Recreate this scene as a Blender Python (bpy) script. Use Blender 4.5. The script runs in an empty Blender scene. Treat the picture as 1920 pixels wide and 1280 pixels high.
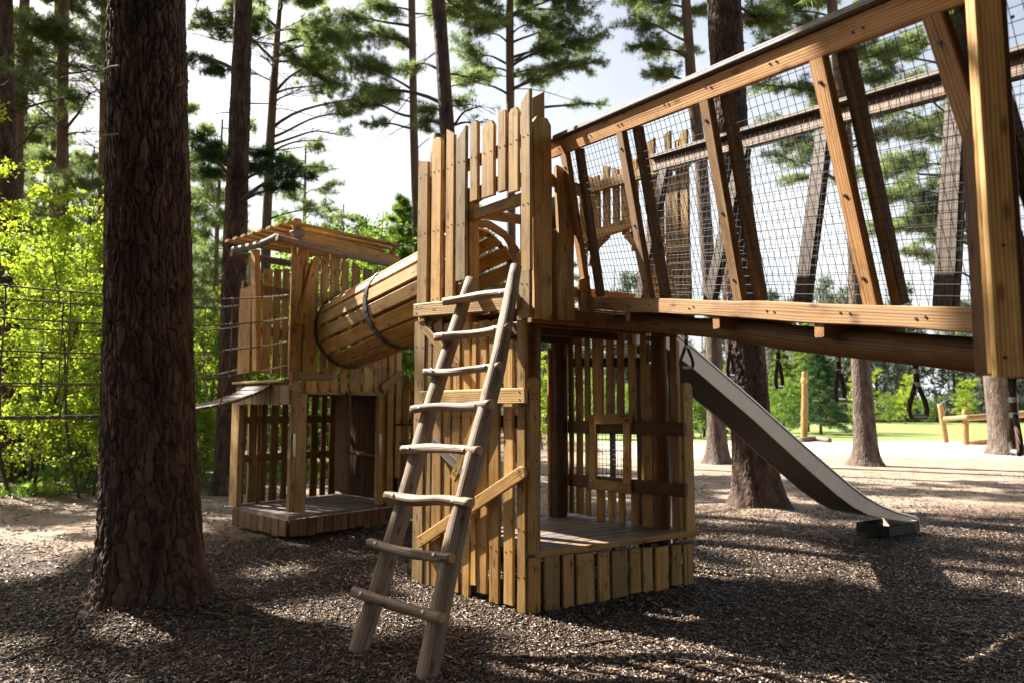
import bpy, math, random
import numpy as np
from mathutils import Vector, Matrix, noise as mnoise

random.seed(7)
rng = np.random.default_rng(11)
S = bpy.context.scene
COL = S.collection
PI = math.pi

# ------------------------------------------------------------------ camera, sky, sun, exposure
F_PX, PITCH, EYE = 1360.0, math.radians(5.25), 1.5
cam_d = bpy.data.cameras.new("camera")
cam_d.sensor_width = 36.0
cam_d.lens = 36.0 * F_PX / 1920.0
cam_d.clip_start, cam_d.clip_end = 0.05, 2000.0
cam_d.dof.use_dof = True
cam_d.dof.focus_distance = 5.6
cam_d.dof.aperture_fstop = 2.2
cam = bpy.data.objects.new("camera", cam_d)
cam.location = (0, 0, EYE)
cam.rotation_euler = (PI / 2 + PITCH, 0, 0)
COL.objects.link(cam)
S.camera = cam

SUN_AZ, SUN_EL = math.radians(57), math.radians(44)      # azimuth measured to the left of the view direction
world = bpy.data.worlds.new("World")
S.world = world
world.use_nodes = True
wn, wl = world.node_tree.nodes, world.node_tree.links
bg = wn["Background"]
sky = wn.new("ShaderNodeTexSky")
sky.sky_type = 'NISHITA'
sky.sun_disc = False
sky.sun_elevation = SUN_EL
sky.sun_rotation = -SUN_AZ
sky.air_density = 1.0
sky.dust_density = 6.0
sky.ozone_density = 1.0
# thin white spring haze low over the trees, thinning to blue higher up
wt = wn.new("ShaderNodeTexCoord")
wsep = wn.new("ShaderNodeSeparateXYZ"); wl.new(wt.outputs['Generated'], wsep.inputs[0])
wmr = wn.new("ShaderNodeMapRange"); wmr.inputs['From Min'].default_value = 0.64; wmr.inputs['From Max'].default_value = 0.25
wl.new(wsep.outputs[2], wmr.inputs['Value'])
wno = wn.new("ShaderNodeTexNoise"); wno.inputs['Scale'].default_value = 2.6; wno.inputs['Detail'].default_value = 6
wl.new(wt.outputs['Generated'], wno.inputs['Vector'])
wnr = wn.new("ShaderNodeMapRange"); wnr.inputs['From Min'].default_value = 0.36; wnr.inputs['From Max'].default_value = 0.60
wnr.inputs['To Min'].default_value = 0.55; wl.new(wno.outputs['Fac'], wnr.inputs['Value'])
wmu = wn.new("ShaderNodeMath"); wmu.operation = 'MULTIPLY'
wl.new(wmr.outputs[0], wmu.inputs[0]); wl.new(wnr.outputs[0], wmu.inputs[1])
wmx = wn.new("ShaderNodeMix"); wmx.data_type = 'RGBA'
wl.new(wmu.outputs[0], wmx.inputs[0]); wl.new(sky.outputs[0], wmx.inputs[6]); wmx.inputs[7].default_value = (5.9, 6.1, 6.3, 1)
wl.new(wmx.outputs[2], bg.inputs[0])
bg.inputs[1].default_value = 0.05
sun_d = bpy.data.lights.new("sun", 'SUN')
sun_d.energy = 5.0
sun_d.angle = math.radians(0.5)
sun_d.color = (1.0, 0.93, 0.82)
sun = bpy.data.objects.new("sun", sun_d)
to_sun = Vector((-math.sin(SUN_AZ) * math.cos(SUN_EL), math.cos(SUN_AZ) * math.cos(SUN_EL), math.sin(SUN_EL)))
sun.rotation_euler = to_sun.to_track_quat('Z', 'Y').to_euler()
sun.location = (-8, 8, 14)
COL.objects.link(sun)
S.view_settings.view_transform = 'Standard'
S.view_settings.look = 'None'
S.view_settings.gamma = 1.0
S.view_settings.use_curve_mapping = False
S.view_settings.exposure = 2.05
S.cycles.use_denoising = True
S.cycles.max_bounces = 8
S.cycles.transparent_max_bounces = 8
S.cycles.diffuse_bounces = 3
S.cycles.caustics_reflective = False
S.cycles.caustics_refractive = False

# ------------------------------------------------------------------ measuring: where a sight line meets a real plane
CP, SP = math.cos(PITCH), math.sin(PITCH)
def ray(u, v):
    a, k = (u - 960) / F_PX, (640 - v) / F_PX
    return Vector((a, CP - k * SP, SP + k * CP))
def at_depth(u, v, Y):
    r = ray(u, v); t = Y / r.y
    return Vector((r.x * t, Y, EYE + r.z * t))
def on_ground(u, v, z=0.0):
    r = ray(u, v); t = (z - EYE) / r.z
    return Vector((r.x * t, r.y * t, z))
def z_at(Y, v):
    k = (640 - v) / F_PX
    return EYE + Y * (k * CP + SP) / (CP - k * SP)
class Wall:
    """vertical plane through a ground point, along a compass direction; n is the outward normal"""
    def __init__(s, p, d, n):
        s.p, s.d, s.n = Vector((p[0], p[1], 0)), Vector((d[0], d[1], 0)).normalized(), Vector((n[0], n[1], 0)).normalized()
    def hit(s, u, v, off=0.0):
        r = ray(u, v); o = Vector((0, 0, EYE)); q = s.p + s.n * off
        t = (q - o).dot(s.n) / r.dot(s.n)
        return o + r * t
    def pt(s, dist, z, off=0.0):
        q = s.p + s.d * dist + s.n * off
        return Vector((q.x, q.y, z))
    def dist(s, P):
        return (Vector((P.x, P.y, 0)) - s.p).dot(s.d)

# ------------------------------------------------------------------ object bookkeeping
def origin(o):
    L = Vector((0, 0, 0))
    while o is not None:
        L = L + o.location; o = o.parent
    return L
def props(o, label=None, cat=None, group=None, kind=None):
    if label: o["label"] = label
    if cat: o["category"] = cat
    if group: o["group"] = group
    if kind: o["kind"] = kind
    return o
def thing(name, label, cat, loc=(0, 0, 0), group=None):
    o = bpy.data.objects.new(name, None)
    o.empty_display_size = 0.2
    o.location = loc
    COL.objects.link(o)
    return props(o, label, cat, group)
def kids(o):
    return [c for c in bpy.data.objects if c.parent == o]
def copy_thing(root, loc, rz=0.0, label=None, scale=None):
    r = root.copy(); COL.objects.link(r)
    r.location = loc; r.rotation_euler = (0, 0, rz)
    if scale: r.scale = (scale, scale, scale)
    if label: r["label"] = label
    for ch in kids(root):
        c = ch.copy(); COL.objects.link(c); c.parent = r
        for g in kids(ch):
            d = g.copy(); COL.objects.link(d); d.parent = c
    return r

class MB:
    """collects shapes and links them as ONE mesh object"""
    def __init__(s):
        s.v, s.f, s.uv, s.tint, s.mi, s.sm = [], [], [], [], [], []
    def add(s, verts, faces, uvs, tint=(1, 1, 1), mi=0, smooth=False):
        b = len(s.v)
        s.v.extend(verts); s.tint.extend([tint] * len(verts))
        for f, uv in zip(faces, uvs):
            s.f.append([b + i for i in f]); s.uv.extend(uv); s.mi.append(mi); s.sm.append(smooth)
    def loft(s, rings, lens, tint=(1, 1, 1), mi=0, cap_mi=None, smooth=False, caps=True):
        n = len(rings[0]); verts = [p for r in rings for p in r]
        per = [0.0]
        r0 = rings[len(rings) // 2]
        for i in range(n): per.append(per[-1] + (r0[(i + 1) % n] - r0[i]).length)
        ou, ov = random.uniform(0, 60), random.uniform(0, 60)
        faces, uvs = [], []
        for k in range(len(rings) - 1):
            for i in range(n):
                j = (i + 1) % n
                faces.append((k * n + i, k * n + j, (k + 1) * n + j, (k + 1) * n + i))
                uvs.append(((ou + lens[k], ov + per[i]), (ou + lens[k], ov + per[i + 1]),
                            (ou + lens[k + 1], ov + per[i + 1]), (ou + lens[k + 1], ov + per[i])))
        s.add(verts, faces, uvs, tint, mi, smooth)
        if caps:
            for ring, rev in ((rings[0], True), (rings[-1], False)):
                idx = list(range(n))
                if rev: idx.reverse()
                s.add(list(ring), [idx], [[(ou + 0.02 * math.cos(2 * PI * i / n), ov + 0.05 * math.sin(2 * PI * i / n)) for i in idx]],
                      tint, mi if cap_mi is None else cap_mi, False)
    def plank(s, a, b, n, w, t, top='flat', bot='flat', wane=0.0, ch=0.006, tint=None, mi=0, slant=0.0, bow=0.0):
        a, b, n = Vector(a), Vector(b), Vector(n)
        ax = b - a; L = ax.length; ax.normalize()
        n = (n - ax * n.dot(ax)).normalized(); sd = ax.cross(n)
        if tint is None: tint = wood_tint()
        ch = min(ch, w * 0.2, t * 0.3)
        st = []
        def ends(kind, at_end):
            out = []
            if kind == 'round':
                for q in (0.25, 0.5, 0.72, 0.88, 0.97):
                    h = w * 0.42 * q
                    out.append((h, max(0.12, math.sqrt(max(0, 1 - q * q)))))
            elif kind == 'clip':
                out = [(w * 0.28, 0.62)]
            return out
        N = max(2, int(L / 0.22) + 1)
        be, ee = ends(bot, False), ends(top, True)
        lo = be[-1][0] if be else 0.0; hi = ee[-1][0] if ee else 0.0
        for h, k in reversed(be): st.append((lo - h, k))
        for i in range(N): st.append((lo + (L - lo - hi) * i / (N - 1), 1.0))
        for h, k in ee: st.append((L - hi + h, k))
        ph1, ph2 = random.uniform(0, 50), random.uniform(0, 50)
        rings, lens = [], []
        for d, k in st:
            wl_ = w / 2 * k + (mnoise.noise((ph1, d * 2.2, 0)) * wane)
            wr_ = w / 2 * k + (mnoise.noise((ph2, d * 2.2, 0)) * wane)
            wl_, wr_ = max(0.004, wl_), max(0.004, wr_)
            c = a + ax * d + n * (bow * math.sin(PI * d / L))
            hw = t / 2
            pts = [(-wl_, -hw + ch), (-wl_ + ch, -hw), (wr_ - ch, -hw), (wr_, -hw + ch), (wr_, hw - ch), (wr_ - ch, hw), (-wl_ + ch, hw), (-wl_, hw - ch)]
            if min(wl_, wr_) < ch * 1.2: pts = [(max(-wl_, min(wr_, x)), y) for x, y in pts]
            ring = []
            for x, y in pts:
                p = c + sd * x + n * y
                if slant and d > L - 1e-6: p = p + ax * (slant * x / (w / 2) * w * 0.5)
                ring.append(p)
            rings.append(ring); lens.append(d)
        s.loft(rings, lens, tint, mi)
    def box(s, a, b, n, w, t, **k):
        s.plank(a, b, n, w, t, **k)
    def log(s, pts, radii, n=14, wob=0.06, tint=None, mi=0, cap_mi=None, sub=6, squash=1.0):
        pts = [Vector(p) for p in pts]
        if not isinstance(radii, (list, tuple)): radii = [radii] * len(pts)
        P, R = [], []
        m = len(pts)
        for i in range(m - 1):
            p0, p1, p2, p3 = pts[max(0, i - 1)], pts[i], pts[i + 1], pts[min(m - 1, i + 2)]
            for q in range(sub):
                t = q / sub
                P.append(0.5 * ((2 * p1) + (p2 - p0) * t + (2 * p0 - 5 * p1 + 4 * p2 - p3) * t * t + (3 * p1 - p0 - 3 * p2 + p3) * t ** 3))
                R.append(radii[i] * (1 - t) + radii[i + 1] * t)
        P.append(pts[-1]); R.append(radii[-1])
        if tint is None: tint = wood_tint()
        rings, lens, acc = [], [], 0.0
        up = Vector((0.31, 0.2, 0.93)) if abs((pts[-1] - pts[0]).normalized().z) < 0.8 else Vector((1, 0.2, 0.1))
        ph = random.uniform(0, 90)
        for i, p in enumerate(P):
            d = (P[min(len(P) - 1, i + 1)] - P[max(0, i - 1)]).normalized()
            x = (up - d * up.dot(d)).normalized(); y = d.cross(x); up = x
            if i: acc += (p - P[i - 1]).length
            ring = []
            for k in range(n):
                a = 2 * PI * k / n
                rr = R[i] * (1 + wob * mnoise.noise((math.cos(a) * 1.2 + ph, math.sin(a) * 1.2, acc * 3.0)) * 1.6)
                ring.append(p + x * math.cos(a) * rr + y * math.sin(a) * rr * squash)
            rings.append(ring); lens.append(acc)
        # small rounded ends
        def shrink(ring, c, k, sh): return [c + (q - c) * k + sh for q in ring]
        d0 = (P[0] - P[1]).normalized(); d1 = (P[-1] - P[-2]).normalized()
        rings = [shrink(rings[0], P[0], 0.82, d0 * R[0] * 0.12)] + rings + [shrink(rings[-1], P[-1], 0.82, d1 * R[-1] * 0.12)]
        lens = [lens[0] - 0.01] + lens + [lens[-1] + 0.01]
        s.loft(rings, lens, tint, mi, cap_mi, smooth=True)
    def tube(s, pts, r, n=6, mi=0, tint=(1, 1, 1), caps=True):
        pts = [Vector(p) for p in pts]
        rr = r if isinstance(r, (list, tuple)) else [r] * len(pts)
        up = None; rings = []; lens = [0.0]
        for i, p in enumerate(pts):
            d = (pts[min(len(pts) - 1, i + 1)] - pts[max(0, i - 1)]).normalized()
            if up is None: up = Vector((0, 0, 1)) if abs(d.z) < 0.9 else Vector((1, 0, 0))
            x = (up - d * up.dot(d)).normalized(); y = d.cross(x); up = x
            rings.append([p + (x * math.cos(2 * PI * k / n) + y * math.sin(2 * PI * k / n)) * rr[i] for k in range(n)])
            if i: lens.append(lens[-1] + (p - pts[i - 1]).length)
        s.loft(rings, lens, tint, mi, smooth=n > 4, caps=caps)
    def disc(s, p, n, r, h=0.003, mi=1, k=6):
        n = Vector(n).normalized()
        x = n.orthogonal().normalized(); y = n.cross(x); p = Vector(p)
        top = [p + n * h + (x * math.cos(2 * PI * i / k) + y * math.sin(2 * PI * i / k)) * r for i in range(k)]
        bt = [q - n * (h + 0.004) for q in top]
        faces = [tuple(range(k))] + [(i, k + i, k + (i + 1) % k, (i + 1) % k) for i in range(k)]
        s.add(top + bt, faces, [[(0, 0)] * len(f) for f in faces], (1, 1, 1), mi)
    def screws(s, P, n, sd, w, mi=1, r=0.0062):
        """a pair of screw heads side by side at P on a board face"""
        for q in (-1, 1):
            s.disc(Vector(P) + Vector(sd) * (q * w * 0.26 + random.uniform(-.006, .006)) + Vector((0, 0, random.uniform(-.012, .012))), n, r, mi=mi)
    def build(s, name, mats, parent=None, label=None):
        if not isinstance(mats, (list, tuple)): mats = [mats]
        me = bpy.data.meshes.new(name)
        L = origin(parent) if parent is not None else Vector((0, 0, 0))
        me.from_pydata([(p[0] - L.x, p[1] - L.y, p[2] - L.z) for p in s.v], [], s.f)
        uvl = me.uv_layers.new(name="UVMap")
        uvl.data.foreach_set("uv", np.array(s.uv, dtype=np.float32).ravel())
        at = me.attributes.new("tint", 'FLOAT_COLOR', 'POINT')
        tt = np.ones((len(s.v), 4), dtype=np.float32); tt[:, :3] = np.array(s.tint, dtype=np.float32)
        at.data.foreach_set("color", tt.ravel())
        for m in mats: me.materials.append(m)
        me.polygons.foreach_set("material_index", np.array(s.mi, dtype=np.int32))
        me.polygons.foreach_set("use_smooth", np.array(s.sm, dtype=bool))
        me.update()
        o = bpy.data.objects.new(name, me)
        COL.objects.link(o)
        o.parent = parent
        if label: o["label"] = label
        return o

def wood_tint(lo=0.66, hi=1.2):
    k = random.uniform(lo, hi); h = random.uniform(-0.07, 0.07)
    if random.random() < .15: k *= .9; return (k * .82, k * .93, k * 1.22)      # a greyer, weathered board
    return (k * (1 + h), k, k * (1 - h * 1.6))

def np_mesh(name, V, tri, mats, parent=None, smooth=False, uv=None, mi=None, tint=None):
    """big mesh from numpy arrays; tri is (n,3) or (n,4)"""
    me = bpy.data.meshes.new(name)
    V = np.asarray(V, dtype=np.float32).copy()
    if parent is not None: V -= np.array(origin(parent), dtype=np.float32)
    k = tri.shape[1]
    me.vertices.add(len(V)); me.vertices.foreach_set("co", V.ravel())
    me.loops.add(tri.size); me.loops.foreach_set("vertex_index", tri.astype(np.int32).ravel())
    me.polygons.add(len(tri))
    me.polygons.foreach_set("loop_start", np.arange(0, tri.size, k, dtype=np.int32))
    me.polygons.foreach_set("loop_total", np.full(len(tri), k, dtype=np.int32))
    if smooth: me.polygons.foreach_set("use_smooth", np.ones(len(tri), dtype=bool))
    if uv is not None:
        l = me.uv_layers.new(name="UVMap"); l.data.foreach_set("uv", uv[tri.ravel()].astype(np.float32).ravel())
    if tint is not None:
        at = me.attributes.new("tint", 'FLOAT_COLOR', 'POINT')
        tt = np.ones((len(V), 4), dtype=np.float32); tt[:, :3] = tint
        at.data.foreach_set("color", tt.ravel())
    for m in (mats if isinstance(mats, (list, tuple)) else [mats]): me.materials.append(m)
    if mi is not None: me.polygons.foreach_set("material_index", mi.astype(np.int32))
    me.update(); me.validate()
    o = bpy.data.objects.new(name, me); COL.objects.link(o); o.parent = parent
    return o

# ------------------------------------------------------------------ numpy noise
def _hash(ix, iy, k=0):
    h = (ix.astype(np.int64) * 374761393 + iy.astype(np.int64) * 668265263 + k * 144665) & 0xffffffff
    h = ((h ^ (h >> 13)) * 1274126177) & 0xffffffff
    return ((h ^ (h >> 16)) & 0xffff) / 65535.0
def vnoise(x, y, k=0):
    ix, iy = np.floor(x), np.floor(y); fx, fy = x - ix, y - iy
    fx, fy = fx * fx * (3 - 2 * fx), fy * fy * (3 - 2 * fy)
    a, b = _hash(ix, iy, k), _hash(ix + 1, iy, k)
    c, d = _hash(ix, iy + 1, k), _hash(ix + 1, iy + 1, k)
    return (a * (1 - fx) + b * fx) * (1 - fy) + (c * (1 - fx) + d * fx) * fy
def fbm(x, y, o=4, k=0):
    r, a, t = 0, 0.5, 0
    for i in range(o):
        r = r + a * vnoise(x * 2 ** i, y * 2 ** i, k + i); t += a; a *= 0.5
    return r / t
def vor_edge(x, y, wrap, k=0):
    ix, iy = np.floor(x), np.floor(y)
    f1 = np.full(x.shape, 9.0); f2 = np.full(x.shape, 9.0); cid = np.zeros(x.shape)
    for dx in (-1, 0, 1):
        for dy in (-1, 0, 1):
            cx, cy = ix + dx, iy + dy
            hx = np.mod(cx, wrap)
            px = cx + 0.5 + (_hash(hx, cy, k) - .5) * .95; py = cy + 0.5 + (_hash(hx, cy, k + 7) - .5) * .95
            d = np.hypot(px - x, py - y)
            cid = np.where(d < f1, _hash(hx, cy, k + 13), cid)
            f2 = np.minimum(f2, np.maximum(f1, d)); f1 = np.minimum(f1, d)
    return f2 - f1, cid

# ------------------------------------------------------------------ materials
def mat(name):
    m = bpy.data.materials.new(name); m.use_nodes = True
    nt = m.node_tree
    return m, nt.nodes, nt.links, nt.nodes["Principled BSDF"]
def ramp(N, stops):
    r = N.new("ShaderNodeValToRGB"); e = r.color_ramp.elements
    while len(e) < len(stops): e.new(0.5)
    for i, (p, c) in enumerate(stops):
        e[i].position = p; e[i].color = (c[0], c[1], c[2], 1)
    return r
def texc(N, L, scale, src='UV', rot=(0, 0, 0)):
    t = N.new("ShaderNodeTexCoord"); mp = N.new("ShaderNodeMapping")
    mp.inputs['Scale'].default_value = scale; mp.inputs['Rotation'].default_value = rot
    L.new(t.outputs[src], mp.inputs[0]); return mp.outputs[0]
def nz(N, L, vec, scale=1.0, detail=4, rough=0.55, dist=0.0):
    n = N.new("ShaderNodeTexNoise"); n.inputs['Scale'].default_value = scale
    n.inputs['Detail'].default_value = detail; n.inputs['Roughness'].default_value = rough; n.inputs['Distortion'].default_value = dist
    if vec is not None: L.new(vec, n.inputs['Vector'])
    return n.outputs['Fac']
def mixc(N, L, fac, a, b, mode='MIX'):
    m = N.new("ShaderNodeMix"); m.data_type = 'RGBA'; m.blend_type = mode
    for sock, val in ((m.inputs['Factor'], fac), (m.inputs['A'], a), (m.inputs['B'], b)):
        pass
    fs = [i for i in m.inputs if i.name == 'Factor' and i.type == 'VALUE'][0]
    As = [i for i in m.inputs if i.name == 'A' and i.type == 'RGBA'][0]
    Bs = [i for i in m.inputs if i.name == 'B' and i.type == 'RGBA'][0]
    for sock, val in ((fs, fac), (As, a), (Bs, b)):
        if isinstance(val, (int, float)): sock.default_value = val
        elif isinstance(val, (tuple, list)): sock.default_value = (val[0], val[1], val[2], 1)
        else: L.new(val, sock)
    return [o for o in m.outputs if o.type == 'RGBA'][0]
def math_(N, L, op, a, b=None, clamp=False):
    m = N.new("ShaderNodeMath"); m.operation = op; m.use_clamp = clamp
    for i, val in enumerate((a, b)):
        if val is None: continue
        if isinstance(val, (int, float)): m.inputs[i].default_value = val
        else: L.new(val, m.inputs[i])
    return m.outputs[0]
def bump(N, L, B, h, dist, strength=1.0):
    b = N.new("ShaderNodeBump"); b.inputs['Distance'].default_value = dist; b.inputs['Strength'].default_value = strength
    L.new(h, b.inputs['Height']); L.new(b.outputs[0], B.inputs['Normal'])

def wood(name, dark, mid, light, rough=0.6, grey=None, bumpd=0.0025):
    m, N, L, B = mat(name)
    v1 = texc(N, L, (1.6, 26, 1))
    v0 = texc(N, L, (0.8, 7, 1))
    base = nz(N, L, v0, 1.0, 3, .5, 1.4)
    g = nz(N, L, v1, 1.0, 5, .6, .6)
    rings = N.new("ShaderNodeTexWave"); rings.wave_type = 'BANDS'; rings.bands_direction = 'Y'
    rings.inputs['Scale'].default_value = 2.4; rings.inputs['Distortion'].default_value = 7.0
    rings.inputs['Detail'].default_value = 2.0; rings.inputs['Detail Scale'].default_value = 0.7
    L.new(texc(N, L, (0.55, 9, 1)), rings.inputs['Vector'])
    h = math_(N, L, 'ADD', math_(N, L, 'MULTIPLY', g, .55), math_(N, L, 'MULTIPLY', rings.outputs['Fac'], .22))
    h = math_(N, L, 'ADD', h, math_(N, L, 'MULTIPLY', base, .3))
    r = ramp(N, [(0.28, dark), (0.52, mid), (0.78, light)])
    L.new(h, r.inputs[0])
    col = r.outputs[0]
    if grey:                                         # silvered, weathered patches
        w = nz(N, L, texc(N, L, (2.2, 2.8, 1)), 1.0, 5, .6)
        wr = ramp(N, [(0.42, (0, 0, 0)), (0.68, (1, 1, 1))]); L.new(w, wr.inputs[0])
        col = mixc(N, L, math_(N, L, 'MULTIPLY', wr.outputs[0], grey[3]), col, mixc(N, L, 1.0, grey[:3], r.outputs[0], 'SOFT_LIGHT'))
    # knots
    vo = N.new("ShaderNodeTexVoronoi"); vo.voronoi_dimensions = '2D'; vo.inputs['Scale'].default_value = 1.0
    L.new(texc(N, L, (3.6, 9.5, 1)), vo.inputs['Vector'])
    kn = ramp(N, [(0.05, (1, 1, 1)), (0.17, (0, 0, 0))]); L.new(vo.outputs['Distance'], kn.inputs[0])
    sep = N.new("ShaderNodeSeparateColor"); L.new(vo.outputs['Color'], sep.inputs[0])
    keep = math_(N, L, 'GREATER_THAN', sep.outputs[0], 0.62)
    kf = math_(N, L, 'MULTIPLY', math_(N, L, 'MULTIPLY', kn.outputs[0], keep), 0.75)
    col = mixc(N, L, kf, col, (dark[0] * .45, dark[1] * .4, dark[2] * .35))
    # dirt blotches and drying cracks with a shape of their own
    dz = nz(N, L, texc(N, L, (3.0, 5.0, 1)), 1.0, 6, .7)
    dr = ramp(N, [(0.50, (1, 1, 1)), (0.60, (0.74, 0.70, 0.66)), (0.76, (0.40, 0.36, 0.33))]); L.new(dz, dr.inputs[0])
    col = mixc(N, L, 0.85, col, dr.outputs[0], 'MULTIPLY')
    ck = nz(N, L, texc(N, L, (0.9, 60, 1)), 1.0, 2, .4, .3)
    cr = ramp(N, [(0.30, (0.18, 0.15, 0.13)), (0.345, (1, 1, 1))]); L.new(ck, cr.inputs[0])
    col = mixc(N, L, 0.75, col, cr.outputs[0], 'MULTIPLY')
    at = N.new("ShaderNodeAttribute"); at.attribute_name = "tint"
    col = mixc(N, L, 1.0, col, at.outputs['Color'], 'MULTIPLY')
    L.new(col, B.inputs['Base Color'])
    B.inputs['Roughness'].default_value = rough
    B.inputs['Specular IOR Level'].default_value = 0.3
    bump(N, L, B, math_(N, L, 'ADD', h, math_(N, L, 'MULTIPLY', cr.outputs[0], .5)), bumpd, 0.9)
    return m
M = {}
M['wood'] = wood('golden_timber', (0.20, 0.092, 0.022), (0.47, 0.272, 0.084), (0.65, 0.425, 0.175), grey=(0.30, 0.22, 0.14, 0.35))
M['wood_pale'] = wood('pale_timber', (0.22, 0.118, 0.038), (0.47, 0.292, 0.112), (0.64, 0.440, 0.205), grey=(0.38, 0.29, 0.20, 0.4))
M['wood_red'] = wood('larch_timber', (0.14, 0.064, 0.024), (0.33, 0.182, 0.074), (0.47, 0.290, 0.140), grey=(0.33, 0.22, 0.15, 0.4))
M['wood_grey'] = wood('weathered_timber', (0.095, 0.070, 0.052), (0.225, 0.172, 0.130), (0.40, 0.325, 0.26), grey=(0.32, 0.29, 0.27, 0.6), bumpd=0.004)
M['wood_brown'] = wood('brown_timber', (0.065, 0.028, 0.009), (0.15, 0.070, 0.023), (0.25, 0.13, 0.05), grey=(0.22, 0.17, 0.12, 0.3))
M['wood_end'] = wood('cut_timber', (0.22, 0.12, 0.05), (0.40, 0.24, 0.11), (0.52, 0.35, 0.19))

def plain(name, c, rough=0.5, metal=0.0, nscale=0, namp=0.2, bumpd=0, src='Object'):
    m, N, L, B = mat(name)
    B.inputs['Roughness'].default_value = rough; B.inputs['Metallic'].default_value = metal
    if nscale:
        n = nz(N, L, texc(N, L, (nscale,) * 3, src), 1.0, 5, .6)
        r = ramp(N, [(0.3, tuple(x * (1 - namp) for x in c)), (0.7, tuple(min(1, x * (1 + namp)) for x in c))])
        L.new(n, r.inputs[0]); L.new(r.outputs[0], B.inputs['Base Color'])
        rr = math_(N, L, 'ADD', math_(N, L, 'MULTIPLY', n, 0.3), rough - 0.15); L.new(rr, B.inputs['Roughness'])
        if bumpd: bump(N, L, B, n, bumpd)
    else:
        B.inputs['Base Color'].default_value = (c[0], c[1], c[2], 1)
    return m
M['screw'] = plain('screw_steel', (0.06, 0.05, 0.045), 0.45, 0.6)
M['bolt'] = plain('galvanised_bolt', (0.42, 0.42, 0.43), 0.35, 0.9)
M['steel'] = plain('stainless_steel', (0.56, 0.54, 0.52), 0.3, 1.0, 6, .12)
M['slide_side'] = plain('slide_sheet_steel', (0.14, 0.13, 0.125), 0.5, 0.5, 5, .15)  # dark steel for underside and supports; the underside's shade is in the colour
M['chute'] = plain('polished_chute_steel', (0.80, 0.71, 0.60), 0.40, 0.25, 4, .08)  # warm tan of the reflected sunlit ground put into the colour
M['hoop'] = plain('dark_hoop_steel', (0.10, 0.10, 0.11), 0.38, 0.8, 9, .3)
M['wire'] = plain('coated_wire', (0.012, 0.013, 0.015), 0.6, 0.0)
M['white_paint'] = plain('pale_handle_steel', (0.72, 0.70, 0.66), 0.35, 0.4)
M['bronze'] = plain('dark_bronze', (0.10, 0.085, 0.06), 0.4, 0.8, 20, .3)
M['ferrule'] = plain('pressed_ferrule', (0.62, 0.62, 0.63), 0.35, 0.3)
M['rubber'] = plain('grip_plastic', (0.62, 0.62, 0.62), 0.3, 0.7)

def rope(name, c):
    m, N, L, B = mat(name)
    w = N.new("ShaderNodeTexWave"); w.wave_type = 'BANDS'; w.bands_direction = 'DIAGONAL'
    w.inputs['Scale'].default_value = 14; w.inputs['Distortion'].default_value = .4
    L.new(texc(N, L, (1, 3, 1)), w.inputs['Vector'])
    r = ramp(N, [(0.1, tuple(x * .45 for x in c)), (0.6, c)]); L.new(w.outputs['Fac'], r.inputs[0])
    L.new(r.outputs[0], B.inputs['Base Color']); B.inputs['Roughness'].default_value = .85
    bump(N, L, B, w.outputs['Fac'], .004)
    return m
M['rope'] = rope('braided_rope', (0.26, 0.17, 0.13))
M['rope_dark'] = rope('dark_rope', (0.13, 0.085, 0.065))
M['chain'] = plain('chain_steel', (0.5, 0.5, 0.5), 0.35, 0.9)

def bark(name, lo, hi, top=None, zt=(3, 8)):
    m, N, L, B = mat(name)
    vec = texc(N, L, (9, 9, 3.0), 'Object')
    n1 = nz(N, L, vec, 1.0, 7, .68, .4)
    r = ramp(N, [(0.32, lo), (0.66, hi)]); L.new(n1, r.inputs[0]); col = r.outputs[0]
    vo = N.new("ShaderNodeTexVoronoi"); vo.feature = 'DISTANCE_TO_EDGE'; vo.inputs['Scale'].default_value = 1.0
    nv = N.new("ShaderNodeTexNoise"); nv.inputs['Scale'].default_value = 1.3; L.new(vec, nv.inputs['Vector'])
    add = N.new("ShaderNodeVectorMath"); add.operation = 'ADD'
    L.new(texc(N, L, (11, 11, 3.6), 'Object'), add.inputs[0]); L.new(nv.outputs['Color'], add.inputs[1])
    L.new(add.outputs[0], vo.inputs['Vector'])
    pr = ramp(N, [(0.0, (0, 0, 0)), (0.16, (1, 1, 1))]); L.new(vo.outputs['Distance'], pr.inputs[0])
    if top:
        g = N.new("ShaderNodeTexCoord"); sp = N.new("ShaderNodeSeparateXYZ"); L.new(g.outputs['Object'], sp.inputs[0])
        k = math_(N, L, 'DIVIDE', math_(N, L, 'SUBTRACT', sp.outputs[2], zt[0]), zt[1] - zt[0], True)
        rt = ramp(N, [(0.3, tuple(x * .55 for x in top)), (0.7, top)]); L.new(n1, rt.inputs[0])
        col = mixc(N, L, k, col, rt.outputs[0])
    lich = nz(N, L, texc(N, L, (5, 5, 5), 'Object'), 1.0, 5, .7)
    lr = ramp(N, [(0.60, (0, 0, 0)), (0.72, (1, 1, 1))]); L.new(lich, lr.inputs[0])
    col = mixc(N, L, math_(N, L, 'MULTIPLY', lr.outputs[0], .5), col, (hi[0] * 1.25, hi[1] * 1.5, hi[2] * 1.4))
    at = N.new("ShaderNodeAttribute"); at.attribute_name = "tint"
    col = mixc(N, L, 1.0, col, at.outputs['Color'], 'MULTIPLY')
    L.new(col, B.inputs['Base Color']); B.inputs['Roughness'].default_value = .85
    B.inputs['Specular IOR Level'].default_value = 0.25
    bump(N, L, B, math_(N, L, 'ADD', math_(N, L, 'MULTIPLY', pr.outputs[0], .6), n1), .022, 1.0)
    return m
M['bark'] = bark('pine_bark', (0.030, 0.018, 0.013), (0.140, 0.092, 0.071))
M['bark_far'] = bark('pine_bark_reddish', (0.045, 0.033, 0.027), (0.17, 0.13, 0.108), (0.215, 0.130, 0.088), (4, 10))
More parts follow.
